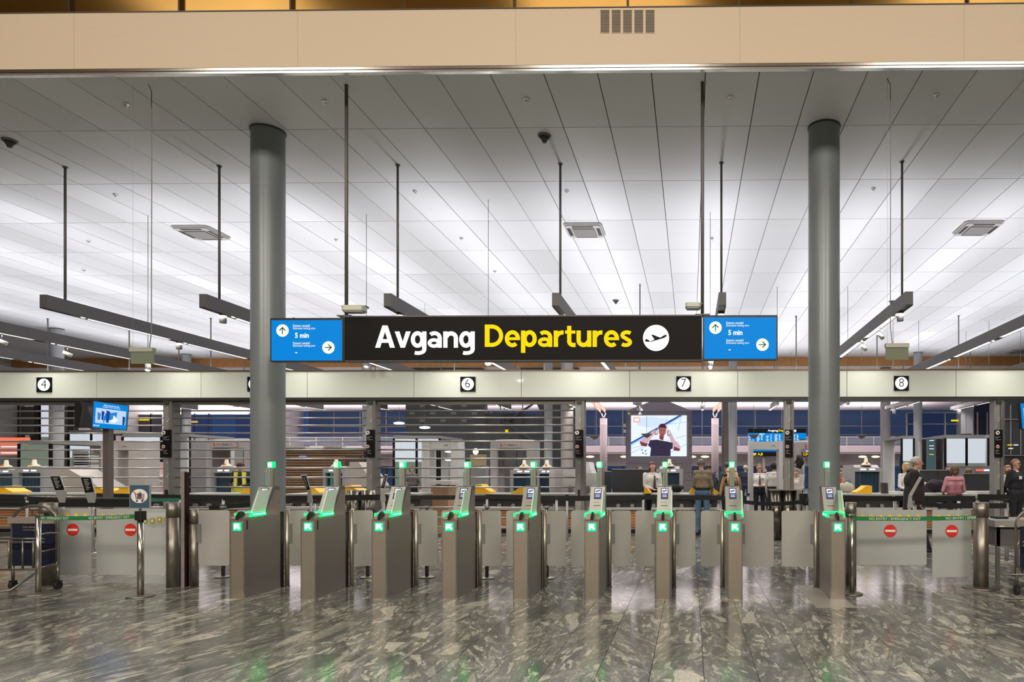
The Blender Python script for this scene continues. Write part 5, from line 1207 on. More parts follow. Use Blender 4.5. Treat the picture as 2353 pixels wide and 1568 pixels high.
# reception with brown slats
t = thing('slatted_reception_wall', 'brown slatted timber wall between left column and second post', 'wall', at_(750, 32), None)
x0, x1, z0, z1 = RC(655, 1031, 835, 1212, 32); MB().box(x0, x1, 32.05, 32.4, 0, z1).build('backing', mat('dark brown', (.05,.03,.02), .7), t)
k = 0; z = .1
while z < z1:
    MB().box(x0, x1, 32.0, 32.05, z, z+.075).build('slat', DWOOD, t); z += .115
bx('pale_top', t, OFFW, (640, 1028, 835, 1031), 31.9, .6); bx('dark_opening', t, mat('dark brown', (.05,.03,.02), .7), (793, 1046, 829, 1100), 31.9, .1)
for a in ((640, 1024, 698, 1029), (743, 1023, 783, 1029)): bx('planter', t, COLP, a, 31.8, .5)
MB().box(X_(690, 31.7), X_(704, 31.7), 31.6, 31.7, Z_(690, 1051, 31.7), Z_(690, 1048, 31.7)).build('sign_glow', mat('lilac glow', (.3,.3,.9), .4, emit=(.3,.35,1), es=.8), t)
# bright reflections under sign 6 built as glowing discs on an added pole
t = thing('tiered_glint', 'bright reflections built as four glowing discs on an added pole left of the fourth gate lamp', 'lamp', at_(1032, 20.5)); MB().cyl(at_(1032, 20.5), P_(1032, 1015, 20.5), .02, seg=8).build('pole', GREYM, t)
for px, py, lb in ((1031, 1019, 'topmost'), (1033, 1039, 'second highest'), (1032, 1058, 'third highest'), (1030, 1131, 'lowest')):
    p = P_(1032, py, 20.5); MB().lathe((p[0], p[1], p[2]-.02), [(.06, 0), (.125, .015), (.125, .035), (.05, .05)], 20).build('disc', EMW, t)

for px, py, lb in ((917, 973, 'left'), (976, 983, 'right')):
    p = P_(px, py, 24); t = thing('disc_glint', lb + ' of the two bright reflections built as glowing discs right of the second shutter post', 'lamp', p, 'bright reflections right of the second post'); MB().ell(p, (.2, .12, .05), 16, 8).build('disc', EMW, t); MB().cyl(p, (p[0], p[1], CEIL), .005, seg=6).build('wire', GREYM, t)  # two bright reflections built as glowing discs, wires added

# ---- body scanners
def scanner(a, Y, lb, txt=None):
    x0, x1, z0, z1 = RC(*a, Y); xm = (x0+x1)/2; R_ = (x1-x0)/2; t = thing('body_scanner', lb, 'scanner', (xm, Y+R_, 0), 'walk in body scanners'); SH = mat('scanner shell', (.36, .33, .32), .35)
    cy = Y+R_*.6; ry = R_*.62
    for s_ in (-1, 1):
        mb = MB(); pts = []
        for k in range(13):
            an = math.radians(25 + 130*k/12); pts.append((xm + s_*(R_*.36 + R_*.64*math.sin(an)), cy - ry*math.cos(an)))
        inner = [(xm + s_*(R_*.36 + R_*.50*math.sin(math.radians(25+130*k/12))), cy - ry*.86*math.cos(math.radians(25+130*k/12))) for k in range(12, -1, -1)]
        mb.prism(pts+inner if s_ > 0 else list(reversed(pts+inner)), 'z', 0, z1-.28, sm=False); mb.build('curved_shell', SH, t)
    mb = MB(); mb.prism([(xm+R_*math.cos(2*PI*k/36), cy+ry*math.sin(2*PI*k/36)) for k in range(36)], 'z', z1-.30, z1-.06); mb.build('ring_head', SH, t)
    mb = MB(); mb.prism([(xm+R_*.8*math.cos(2*PI*k/36), cy+ry*.8*math.sin(2*PI*k/36)) for k in range(36)], 'z', z1-.06, z1); mb.build('top_cap', OFFW, t)
    MB().prism([(xm-R_*.4, cy-ry*1.02), (xm+R_*.4, cy-ry*1.02), (xm+R_*.4, cy-ry*.2), (xm-R_*.4, cy-ry*.2)], 'z', z1-.28, z1-.08).build('name_panel', SH, t)
    yy = cy-ry*1.02
    text_rect('lettering', 'Pro', xm-R_*.30, xm-R_*.13, z1-.22, z1-.15, yy, RED, t, .01); text_rect('lettering', 'Vision', xm-R_*.12, xm+R_*.14, z1-.22, z1-.15, yy, SIGNK, t, .01); text_rect('lettering', '2', xm+R_*.19, xm+R_*.25, z1-.22, z1-.15, yy, RED, t, .01)
    mb = MB(); mb.box(xm-R_*.42, xm-R_*.38, yy-.004, yy, z1-.23, z1-.13); mb.box(xm-R_*.42, xm-R_*.35, yy-.004, yy, z1-.23, z1-.21); mb.build('red_mark', RED, t)
    MB().box(xm-R_*.06, xm-R_*.02, cy+ry*.7, cy+ry*.74, 0, z1-.3).build('inner_mast', GREYM, t)
    MB().prism([(xm+R_*.9*math.cos(2*PI*k/30), cy+ry*.9*math.sin(2*PI*k/30)) for k in range(30)], 'z', 0, .05).build('floor_disc', GREYM, t)
scanner((455, 1009, 583, 1200), 22.3, 'body scanner left of the left column behind the hi vis worker')
scanner((1118, 1010, 1232, 1200), 22.3, 'body scanner behind the grille under sign 6')
scanner((1822, 1012, 1920, 1200), 22.6, 'body scanner mostly hidden behind the right column')
# ---- metal detector arches
DET = mat('detector grey', (.42, .42, .43), .35)
DETW = mat('detector white', (.50, .49, .48), .4)
def arch(pl, pr, py, Y, lb, wpx=11, m=DETW, txt=True, dep=.55):
    x0, x1 = X_(pl, Y), X_(pr, Y); z1 = Z_((pl+pr)/2, py, Y); wd = (X_(pl+wpx, Y)-x0); t = thing('metal_detector', lb, 'detector', ((x0+x1)/2, Y, 0), 'walk through metal detector arches')
    MB().box(x0, x0+wd, Y, Y+dep, 0, z1).build('side_panel', m, t); MB().box(x1-wd, x1, Y, Y+dep, 0, z1).build('side_panel', m, t)
    MB().box(x0+wd, x1-wd, Y+.03, Y+dep-.03, z1-.24, z1-.03).build('cross_head', m, t)
    MB().box(x0+wd*.2, x0+wd*.8, Y-.006, Y, .2, z1-.15).build('sensor_strip', GREYL, t)
    if txt: text_rect('lettering', 'CEIA', x1-wd-.22, x1-wd-.08, z1-.17, z1-.12, Y+.03, mat('blue print', (.03,.03,.3), .5), t)
arch(1722, 1799, 1013, 18.6, 'metal detector arch around the officer with glasses', 9, DETW)
arch(969, 1053, 1012, 19.5, 'metal detector arch behind the third gate lamp', 17, DETW)
arch(232, 333, 1015, 19.5, 'pale metal detector arch behind the TV stand post', 38, mat('warm pale panel', (.42,.39,.37), .5))
arch(1290, 1322, 1078, 21.8, 'low pale cabinet pair left of the third shutter post', 14, DETW, False)

# ---- counters and conveyors
YQ = 17.0
def counter(a0, a1, lb, dots=0, Y=YQ, ztp=1.0, dep=1.0):
    x0, x1 = X_(a0, Y), X_(a1, Y); t = thing('conveyor_counter', lb, 'counter', ((x0+x1)/2, Y, 0), 'security lane conveyor counters')
    MB().box(x0, x1, Y, Y+dep, ztp-.045, ztp).build('worktop', mat('worktop', (.40, .41, .38), .3), t)
    MB().box(x0+.02, x1-.02, Y+.1, Y+dep, ztp-.13, ztp-.045).build('apron', mat('apron grey', (.20,.195,.18), .5), t)
    MB().box(x0+.02, x1-.02, Y+.25, Y+dep, .58, ztp-.13).build('machine_bay', mat('machine dark', (.05,.048,.045), .6), t)
    x = x0+.06; 
    while x < x1-.15: MB().cyl((x, Y+.08, ztp-.30), (x+.0, Y+.24, ztp-.30), .05, seg=10).build('roller', GALV, t); x += .35
    MB().box(x0, x1, Y+.04, Y+.12, .60, .66).build('bumper', GREYL, t)
    z = .17
    for k in range(6): MB().box(x0, x1, Y+.12, Y+.15, z, z+.058).build('wood_slat', WOOD, t); z += .068
    MB().box(x0, x1, Y+.15, Y+dep, .1, .60).build('base_body', mat('base grey', (.33,.30,.27), .5), t)
    MB().box(x0+.02, x1-.02, Y+.2, Y+dep-.05, 0, .1).build('kick', BLACK, t)
    for k in range(dots):
        xx = x0 + .12 + k*.145; MB().cyl((xx, Y+.095, ztp-.085), (xx, Y+.1, ztp-.085), .032, seg=14).build('yellow_disc', mat('counter yellow disc', (.8,.5,.02), .4), t)
CN = [(-60, 62, 'conveyor counter at the far left edge', 0), (66, 226, 'conveyor counter with yellow discs behind the notice boards', 8), (250, 368, 'conveyor counter behind the no trolleys sign', 0), (404, 585, 'conveyor counter in front of the hi vis worker', 0), (655, 836, 'conveyor counter between left column and second post', 0), (872, 960, 'short conveyor counter with yellow discs near the third gate', 5), (1075, 1318, 'conveyor counter under sign 6 behind the fifth gate', 0), (1350, 1476, 'conveyor counter before the charcoal partition', 0), (1496, 1648, 'conveyor counter before the woman officer', 0), (1926, 2076, 'conveyor counter with yellow wedge under sign 8', 0), (2080, 2284, 'conveyor counter where the pink sweater woman stands', 0), (2312, 2460, 'conveyor counter at the right edge', 0)]
for a0, a1, lb, dt in CN: counter(a0, a1, lb, dt)
def wedge(a, flip, lb, Y=YQ+.12, high=None):
    x0, x1, z0, z1 = RC(*a, Y); z0 = 1.0; h = z1-z0; L = x1-x0; prof = [(0, 0), (1, 0), (1, 1), (.62, 1), (.40, .62), (.15, .34), (0, .2)]
    if flip: prof = [(1-u, v) for u, v in reversed(prof)]
    MB().prism([(x0+u*L, z0+v*h) for u, v in prof], 'y', Y, Y+.5).solo('yellow_end_guard', YEL, lb, 'guard', ((x0+x1)/2, Y, z0), 'yellow conveyor end guards')
for a, f, lb in (((-10, 1118, 30, 1137), 1, 'yellow end guard at the left edge'), ((218, 1121, 250, 1140), 1, 'yellow end guard left of the TV stand pole'), ((256, 1121, 294, 1138), 0, 'yellow end guard touching the no trolleys sign'), ((553, 1121, 576, 1137), 0, 'small yellow end guard before the hi vis worker'), ((714, 1122, 735, 1138), 1, 'yellow end guard beside the thin notice board'),
                  ((792, 1116, 830, 1127), 1, 'yellow end guard right of the second gate lamp post'), ((1092, 1114, 1127, 1137), 1, 'large yellow end guard between fourth and fifth gates'), ((1174, 1122, 1202, 1138), 0, 'yellow end guard just left of the fifth gate head'), ((1480, 1121, 1495, 1139), 1, 'yellow end guard before the woman officer'), ((1583, 1119, 1597, 1130), 0, 'yellow end guard left of the beige sweater man'),
                  ((1633, 1121, 1652, 1132), 1, 'yellow end guard right of the beige sweater man'), ((1967, 1117, 2004, 1138), 0, 'yellow end guard right of the right column')): wedge(a, f, lb)
# ---- x-ray tunnels
def xray(a, Y, lb, beacon=True):
    x0, x1, z0, z1 = RC(*a, Y); t = thing('xray_machine', lb, 'scanner', ((x0+x1)/2, Y, 0), 'baggage x-ray tunnels'); SH = mat('xray casing', (.30, .29, .29), .4); z0 = .85
    w_ = (x1-x0)*.12
    MB().box(x0, x0+w_, Y, Y+1.6, 0, z1).build('casing_side', SH, t); MB().box(x1-w_, x1, Y, Y+1.6, 0, z1).build('casing_side', SH, t)
    MB().prism([(Y, z1-.12), (Y, z1), (Y+.3, z1+.08), (Y+1.6, z1+.08), (Y+1.6, z1-.12)], 'x', x0+w_, x1-w_).build('casing_top', SH, t)
    MB().box(x0+w_, x1-w_, Y, Y+1.6, 0, z0).build('casing_base', SH, t)
    n = 12; cw = (x1-x0-2*w_)/n
    for k in range(n): MB().box(x0+w_+k*cw+.004, x0+w_+(k+1)*cw-.004, Y+.10+.008*(k % 2), Y+.106+.008*(k % 2), z0, z1-.12).build('curtain_strip', mat('blue lead curtain', (.006,.028,.055), .6), t)
    MB().box(x0+w_, x1-w_, Y+.13, Y+.15, z0, z1-.12).build('tunnel_dark', mat('tunnel dark', (.004,.014,.03), .6), t)  # dark sheet added for the shade inside the tunnel
    for k in (.28, .56): MB().box(x0+(x1-x0)*k, x0+(x1-x0)*(k+.18), Y-.012, Y, z1-.07, z1-.03).build('status_light', mat('cold lamp', (.8,.85,1), .4, emit=(.85,.88,1), es=1.8), t)
    MB().box(x0+w_, x1-w_, Y-.6, Y+.1, z0-.04, z0+.03).build('lit_belt_edge', mat('cyan lit glass', (.4,.8,.9), .3, emit=(.45,.85,1), es=.55), t)
    for s_ in (0, 1): MB().box(x0+w_+s_*(x1-x0-2*w_)-.006, x0+w_+s_*(x1-x0-2*w_)+.006, Y-.7, Y, z0, z1-.1).build('glass_shield', mat('shield glass', (.12,.16,.18), .05, alpha=.06), t)
    if beacon:
        xm = (x0+x1)/2; MB().lathe((xm, Y+.15, z1+.06), [(.16, 0), (.14, .04), (.06, .10), (.045, .22), (.02, .23)], 18).build('beacon_cone', mat('cream cone', (.6,.55,.42), .4), t); MB().cyl((xm, Y+.02, z1+.13), (xm, Y+.07, z1+.13), .03, seg=12).build('stop_button', mat('orange button', (.8,.15,.02), .4), t)
for a, lb in (((1956, 1075, 2030, 1125), 'baggage x-ray machine with dark blue curtain under sign 8'), ((-30, 1080, 36, 1122), 'baggage x-ray machine at the left edge'), ((36, 1078, 100, 1122), 'baggage x-ray machine left of the notice boards'), ((485, 1078, 541, 1120), 'baggage x-ray machine left of the hi vis worker'), ((742, 1078, 792, 1120), 'baggage x-ray machine behind the second gate lamp post'),
               ((1234, 1080, 1275, 1120), 'baggage x-ray machine right of the fifth gate lamp post'), ((1172, 1080, 1232, 1120), 'baggage x-ray machine left of the fifth gate lamp post'), ((1508, 1078, 1568, 1120), 'baggage x-ray machine behind the woman officer')): xray(a, 19.95, lb)
# sloped casings (light grey tunnels ends)
def slope(a, Y, lb, m=mat('sloped hood', (.42, .38, .35), .45)):
    x0, x1, z0, z1 = RC(*a, Y)
    MB().prism([(x0, z1), (x0+(x1-x0)*.35, z1), (x1, z0+(z1-z0)*.25), (x1, 0), (x0, 0)], 'y', Y, Y+.9).solo('conveyor_hood', m, lb, 'hood', ((x0+x1)/2, Y, 0), 'sloping conveyor hoods')
slope((122, 1079, 226, 1132), 18.4, 'grey sloping conveyor hood behind the notice boards'); slope((803, 1062, 862, 1135), 19.0, 'white sloping hood left of the second shutter post'); slope((1344, 1062, 1368, 1132), 18.8, 'white sloping hood right of the third shutter post', mat('white hood', (.62,.6,.58), .4)); slope((1918, 1074, 1946, 1128), 19.6, 'sloping hood beside the red jacket')
# partitions
def part(a, Y, lb, m=CHAR, n=1):
    x0, x1, z0, z1 = RC(*a, Y); t = thing('screen_partition', lb, 'partition', ((x0+x1)/2, Y, 0), 'charcoal screen partitions')
    for k in range(n): MB().box(x0+(x1-x0)*k/n+.01, x0+(x1-x0)*(k+1)/n-.01, Y, Y+.06, .05, z1).build('fabric_panel', m, t)
    MB().box(x0, x1, Y-.01, Y+.07, z1, z1+.03).build('top_trim', GREYM, t)
part((1388, 1085, 1405, 1300), 19.6, 'narrow charcoal partition right of the sixth gate lamp post'); part((1406, 1080, 1500, 1300), 19.3, 'long charcoal partition left of the woman officer')
part((2114, 1082, 2196, 1300), 19.8, 'charcoal partition behind the dark coat man', n=2); part((2215, 1090, 2284, 1300), 19.4, 'charcoal partition right of the pink sweater woman')
part((2198, 1073, 2284, 1300), 22.5, 'grey desk screen behind the seated people at right', mat('grey desk screen', (.17,.165,.17), .6))
t = thing('light_strip', 'red and white lit strip on the desk at right', 'lamp', P_(2264, 1081, 22.3))
for a, c in (((2244, 1079, 2259, 1083), (1,.15,.1)), ((2262, 1079, 2274, 1083), (.95,.95,1)), ((2276, 1079, 2285, 1083), (.3,.4,1))): bx('lit_segment', t, mat('seg%.1f' % c[2], c, .4, emit=c, es=1.0), a, 22.4, .05)
# info totem, curtains, dark doors
t = thing('info_totem', 'teal glass information totem left of the lit office', 'sign', at_(2140, 25)); bx('glass_slab', t, mat('teal glass', (.10,.16,.17), .25, emit=(.12,.22,.24), es=.4), (2132, 1008, 2149, 1180), 25, .15)
for k, (yy, c) in enumerate(((1012, EMLETW), (1024, EMBTXT), (1031, EMBTXT), (1044, EMLETY))): bx('text_line', t, c, (2136, yy, 2146, yy+1.6), 24.98, .02)
t = thing('dark_curtain', 'dark curtain left of the teal totem', 'curtain', at_(2126, 25.5)); 
for k in range(4): bx('fold', t, mat('curtain dark', (.02,.015,.02), .8), (2119+k*3.2, 1010, 2122+k*3.2, 1200), 25.5+.03*(k % 2), .05)
t = thing('dark_curtain', 'dark curtain right of the teal totem', 'curtain', at_(2158, 25.5)); 
for k in range(4): bx('fold', t, mat('curtain dark', (.02,.015,.02), .8), (2151+k*4, 1009, 2154.5+k*4, 1200), 25.5+.03*(k % 2), .05)
# tall curtain wall frames right
t = thing('glazed_tower', 'glazed tower with white mullions above the lit office at right', 'facade', at_(2150, 34.8), None)
for a in (2083, 2171, 2204, 2236, 2268, 2246): bx('mullion', t, COLP, (a, 948, a+2.2, 1008), 34.8, .1)
for yy in (948, 974): bx('transom', t, COLP, (2083, yy, 2206, yy+1.6), 34.8, .1)
bx('dark_glass', t, mat('blue dusk glass', (.02,.04,.12), .08, emit=(.025,.045,.11), es=.5), (2085, 950, 2205, 1007), 35.0, .03)
bx('concrete_pier', t, mat('pale pier', (.33,.32,.35), .6), (2208, 925, 2236, 1008), 34.3, .6)
bx('dark_glass', t, mat('dark tower glass', (.03,.035,.07), .1), (2238, 922, 2286, 1008), 35.0, .03)
bx('yellow_sign', t, EMLETY, (2186, 965, 2206, 968.5), 34.6, .03)
bx('base', t, GREYM, (2083, 1008, 2290, 1160), 35.0, .3)
t = thing('dark_facade', 'dark shop facade beyond the rightmost shutter post', 'facade', at_(2330, 24), None)
bx('facade_wall', t, mat('facade dark', (.035,.034,.04), .5), (2309, 918, 2460, 1190), 24, .3)
for a in (2322, 2345, 2372): bx('frame_upright', t, GREYM, (a, 930, a+2, 1045), 23.95, .04)
for yy in (963, 1046): bx('frame_rail', t, GREYM, (2309, yy, 2460, yy+2), 23.95, .04)
for a, yy, c in ((2316, 1022, EMLETY), (2330, 1022, EMLETW), (2318, 1030, EMBTXT)): bx('sign_text', t, c, (a, yy, a+10, yy+2.0), 23.93, .03)
# cabinets behind grille 6, pale box with vents
t = thing('vented_cabinet', 'pale cabinet with slots left of the third shutter post', 'cabinet', at_(1310, 17.6)); bx('body', t, DETW, (1262, 1078, 1320, 1217), 18.3, .8)
for k in range(6): bx('vent_slot', t, GREYM, (1306, 1117+k*3, 1316, 1118.4+k*3), 18.28, .02)
bx('side_block', t, mat('lilac grey', (.4, .36, .4), .5), (1276, 1080, 1290, 1200), 18.25, .05)
t = thing('vented_cabinet', 'second pale slotted cabinet right of the third shutter post', 'cabinet', at_(1350, 18)); bx('body', t, DETW, (1345, 1088, 1370, 1218), 18.2, .5)
for k in range(6): bx('vent_slot', t, GREYM, (1347, 1117+k*3, 1354, 1118.4+k*3), 18.18, .02)
t = thing('wooden_cabinet', 'tan wooden cabinet left of the fourth gate head', 'cabinet', at_(1005, 18.4)); bx('body', t, mat('tan cabinet', (.42,.25,.15), .5), (990, 1116, 1030, 1228), 18.4, .6); bx('top', t, OFFW, (988, 1105, 1036, 1113), 18.3, .7)
t = thing('steel_kiosk', 'dark polished steel drum cabinets behind the metal detector', 'cabinet', at_(1800, 15.4), None)
for k, a in enumerate((1771, 1797, 1822)):
    x = X_(a+13, 15.6); MB().cyl((x, 15.6, 0), (x, 15.6, Z_(a, 1127, 15.4)), .13, seg=28).build('drum', mat('dark polished steel', (.13, .12, .10), .22, .9), t)
bx('top_plate', t, STEEL2, (1769, 1125, 1850, 1128), 15.45, .3)
t = thing('steel_kiosk', 'dark polished cabinet under the second shutter post', 'cabinet', at_(830, 15.2), None)
for a in (798, 830): x = X_(a+16, 15.4); MB().cyl((x, 15.4, 0), (x, 15.4, Z_(a, 1127, 15.4)), .16, seg=28).build('drum', mat('dark polished steel', (.13, .12, .10), .22, .9), t)
# belongings on the counters
def ontop(px, Y, dz=0): return (X_(px, Y), Y, 1.0+dz)
p = ontop(1550, 17.4); t = thing('black_jacket', 'crumpled black jacket on the counter beside the woman officer', 'jacket', p)
MB().ell((p[0], p[1], p[2]+.125), (.22, .15, .10), 18, 12, fn=lambda d: 1+.18*math.sin(7*d[0]+3*d[2])*math.cos(5*d[1])).build('cloth_heap', mat('black cloth', (.01,.01,.011), .9), t)
p = ontop(2150, 17.4); MB().ell((p[0], p[1], p[2]+.195), (.24, .16, .16), 18, 12, fn=lambda d: 1+.15*math.sin(6*d[0]+4*d[2])*math.cos(5*d[1])).solo('dark_bag', mat('dark bag cloth', (.015,.012,.018), .8), 'dark soft bag on the counter before the pink sweater woman', 'bag', p)
p = ontop(1945, 17.3); t = thing('handbag', 'cream and green handbag on the counter right of the column', 'bag', p)
MB().ell((p[0], p[1], p[2]+.155), (.19, .12, .14), 18, 12, fn=lambda d: 1+.06*math.sin(6*d[0])).build('bag_body', mat('cream leather', (.5,.47,.38), .5), t); MB().tube([(p[0]+.1*math.cos(math.radians(a)), p[1]-.05, p[2]+.2+.12*math.sin(math.radians(a))) for a in range(0, 181, 15)], .012, 8).build('strap', mat('green strap', (.05,.16,.12), .5), t)
for px, lb in ((2030, 'left'), (2038, 'right')): p = ontop(px, 17.3); MB().prism([(p[0]-.04, p[2]+.001), (p[0]+.04, p[2]+.001), (p[0]+.02, p[2]+.27), (p[0]-.05, p[2]+.27)], 'y', p[1], p[1]+.1).solo('document_holder', mat('brown black holder', (.05,.035,.03), .5), lb+' brown document holder beside the dark coat man', 'holder', p, 'document holders')
p = ontop(2058, 17.6); MB().prism(rrect(p[0]-.35, p[0]+.35, p[1]-.18, p[1]+.2, .05), 'z', p[2], p[2]+.04).solo('pale_tray', OFFW, 'pale flat tray behind the document holders', 'tray', p)
p = ontop(2260, 17.35); MB().prism(rrect(p[0]-.42, p[0]+.42, p[1]-.18, p[1]+.2, .05), 'z', p[2], p[2]+.06).solo('pale_tray', OFFW, 'pale flat tray right of the pink sweater woman', 'tray', p)
# hanging dark triangular flag + lamps on trusses seen through right bay
for a, lb in (((2036, 918, 2118, 940), 'sloping white truss above the dark coat man'), ((2186, 918, 2280, 942), 'sloping white truss with spots at upper right')):
    Y = 27.0; x0, x1, z0, z1 = RC(*a, Y); t = thing('white_truss', lb, 'truss light', ((x0+x1)/2, Y, z0), 'sloping white trusses of the vault')
    MB().prism([(x0, z0), (x0, z0+.12), (x1, z1+.15), (x1, z1-.02)], 'y', Y, Y+.15).build('beam', mat('lilac white beam', (.52,.48,.5), .5), t); MB().cyl((x0+.3, Y-.05, z0-.2), (x0+.3, Y-.05, z0), .07, seg=12).build('spot_can', GREYL, t); MB().cyl((x0+.3, Y+.07, z0+.1), (x0+.3, Y+.07, CEIL), .01, seg=6).build('hanging_rod', GREYL, t)
    MB().cyl((x1-.1, Y+.07, z1), (x1-.1, Y+.07, CEIL), .01, seg=6).build('hanging_rod', GREYL, t)
for (px, py, Y, lb) in ((1613, 934, 22, 'grey spot can pair left of the twin columns'), (1786, 925, 22, 'grey spot can left of the fourth post top'), (1948, 925, 22, 'grey spot can right of the right column')):
    p = P_(px, py, Y); t = thing('spot_lamp', lb, 'lamp', p, 'grey spot cans under the trusses'); MB().cyl((p[0], p[1], p[2]-.08), (p[0]+.02, p[1], p[2]+.08), .055, seg=14).build('can', GREYL, t); MB().cyl((p[0], p[1], p[2]+.08), (p[0], p[1], CEIL), .008, seg=6).build('rod', GREYM, t)
t = thing('bright_downlight', 'dazzling downlight just under the D of Departures', 'lamp', P_(1122, 832, 14.8)); p = P_(1122, 832, 14.8)
MB().cyl((p[0], p[1], p[2]-.03), (p[0], p[1], p[2]+.06), .05, .05, seg=16).build('lamp_can', GREYL, t); MB().ell((p[0], p[1]-.02, p[2]-.03), (.065, .065, .05), 14, 8).build('lamp_lens', mat('dazzling lens', (1,1,1), .4, emit=(1,.97,.9), es=40), t); MB().cyl((p[0], p[1], p[2]+.06), (p[0], p[1], CEIL), .006, seg=6).build('rod', GREYM, t)
for px, py, lb in ((842, 838, 'small spot can below the left end of the black sign'), (1632, 838, 'small spot can below the right waiting time screen'), (340, 846, 'small warm downlight below the left blank sign')):
    p = P_(px, py, 15.6); t = thing('spot_lamp', lb, 'lamp', p, 'spot cans over the fascia'); MB().cyl((p[0], p[1], p[2]-.05), (p[0], p[1], p[2]+.09), .055, seg=14).build('can', GREYL, t); MB().ell((p[0], p[1]-.01, p[2]-.05), (.05, .05, .03), 12, 8).build('lens', EMWW, t); MB().cyl((p[0], p[1], p[2]+.09), (p[0], p[1], CEIL), .006, seg=6).build('rod', GREYM, t)
# ================================================================== PEOPLE
def cap(a, b_, r0, r1=None, tag='skin', sq=(1, 1, 1)): return (Vector(a), Vector(b_), r0, r0 if r1 is None else r1, tag, sq)
def rest_pose(): return dict(eL=(.25, .03, 1.14), hL=(.27, -.05, .90), eR=(-.25, .03, 1.14), hR=(-.27, -.05, .90), kL=(.10, -.01, .50), fL=(.11, .03, .09), kR=(-.10, -.01, .50), fR=(-.11, .03, .09), head=(0, -.015, 1.615), lean=0)
def body_caps(p, build=1.0, coat=None, sleeve='top', neckline='top', skirt=None, sleeveless=False):
    c = []; B = build; H = Vector(p['head']); nk = Vector((H.x*.5, .01+H.y*.3, 1.46))
    ch = Vector(p.get('chest', (0, .0, 1.30))); pv = Vector(p.get('pelvis', (0, 0, .96))); wa = (ch*.45+pv*.55)
    c += [cap(ch+Vector((-.075*B, 0, 0)), ch+Vector((.075*B, 0, 0)), .118*B, tag='top'), cap(wa+Vector((-.06*B, 0, 0)), wa+Vector((.06*B, 0, 0)), .108*B, tag='top'),
          cap(ch+Vector((-.05*B, 0, -.02)), wa+Vector((-.05*B, 0, 0)), .112*B, .105*B, 'top'), cap(ch+Vector((.05*B, 0, -.02)), wa+Vector((.05*B, 0, 0)), .112*B, .105*B, 'top'),
          cap(pv+Vector((-.07*B, 0, 0)), pv+Vector((.07*B, 0, 0)), .118*B, tag='low')]
    sh = ch+Vector((0, .005, .115)); sl, sr = sh+Vector((.165*B, 0, 0)), sh+Vector((-.165*B, 0, 0))
    c += [cap(sl, sr, .062, tag='top'), cap(sh+Vector((0, .01, .0)), nk+Vector((0, 0, .0)), .085, .052, 'top'), cap(nk, H+Vector((0, .01, -.06)), .05, .052, 'skin')]
    # head: skull, face, jaw, nose, ears
    c += [cap(H+Vector((0, .018, .028)), H+Vector((0, .0, .03)), .082, .078, 'skin'), cap(H+Vector((0, -.01, -.01)), H+Vector((0, -.022, -.055)), .068, .05, 'skin'), cap(H+Vector((0, -.045, -.075)), H+Vector((0, -.03, -.07)), .034, .04, 'skin'),
          cap(H+Vector((0, -.083, .012)), H+Vector((0, -.098, -.022)), .011, .015, 'skin'), cap(H+Vector((.076, .008, .01)), H+Vector((.078, .01, -.02)), .017, .013, 'skin'), cap(H+Vector((-.076, .008, .01)), H+Vector((-.078, .01, -.02)), .017, .013, 'skin'),
          cap(H+Vector((-.025, -.073, .025)), H+Vector((.025, -.073, .025)), .012, .012, 'skin')]
    for s, e, h in ((sl, Vector(p['eL']), Vector(p['hL'])), (sr, Vector(p['eR']), Vector(p['hR']))):
        c += [cap(s, e, .056*B, .044, 'skin' if sleeveless else sleeve), cap(e, e.lerp(h, .9), .043, .030, 'skin' if sleeveless else (sleeve if not p.get('short') else 'skin'))]
        d = (h-e).normalized(); side = Vector((1, 0, 0)) if abs(d.x) < .8 else Vector((0, 1, 0)); side = (side - d*side.dot(d)).normalized(); nrm = d.cross(side)
        c += [cap(e.lerp(h, .9), h, .026, .026, 'skin')]
        pm = h + d*.045
        for q in (-.024, -.008, .008, .024): c.append(cap(h+side*q*.6+d*.01, pm+side*q+d*.02, .015, .013, 'skin'))
        for q, ln in ((-.027, .052), (-.009, .066), (.009, .070), (.027, .060)):
            k0 = pm+side*q*1.1+d*.025; k1 = k0+d*ln*.55+nrm*.008; k2 = k1+d*ln*.4+nrm*.024; c += [cap(k0, k1, .0095, .009, 'skin'), cap(k1, k2, .009, .008, 'skin')]
        tb = h+side*-.022+d*.02; c.append(cap(tb, tb+side*-.030+d*.036+nrm*.012, .011, .009, 'skin'))
    if not p.get('nolegs'):
        for s, k, f in ((1, Vector(p['kL']), Vector(p['fL'])), (-1, Vector(p['kR']), Vector(p['fR']))):
            hp_ = pv+Vector((s*.09*B, 0, -.04)); c += [cap(hp_, k, .086*B, .058, 'low'), cap(k, f, .057, .042, 'low'), cap(f+Vector((0, .03, -.045)), f+Vector((s*.015, -.15, -.052)), .04, .036, 'shoe')]
    if coat:   # long coat: flared skirt of the coat
        for sx in (-1, 0, 1): c.append(cap(wa+Vector((sx*.07*B, 0, 0)), Vector((pv.x+sx*.13, pv.y+.01, coat)), .118*B, .125*B, 'top'))
        c += [cap(sl+Vector((-.02, 0, -.03)), wa+Vector((.12, 0, 0)), .085, .09, 'top'), cap(sr+Vector((.02, 0, -.03)), wa+Vector((-.12, 0, 0)), .085, .09, 'top')]
    return c
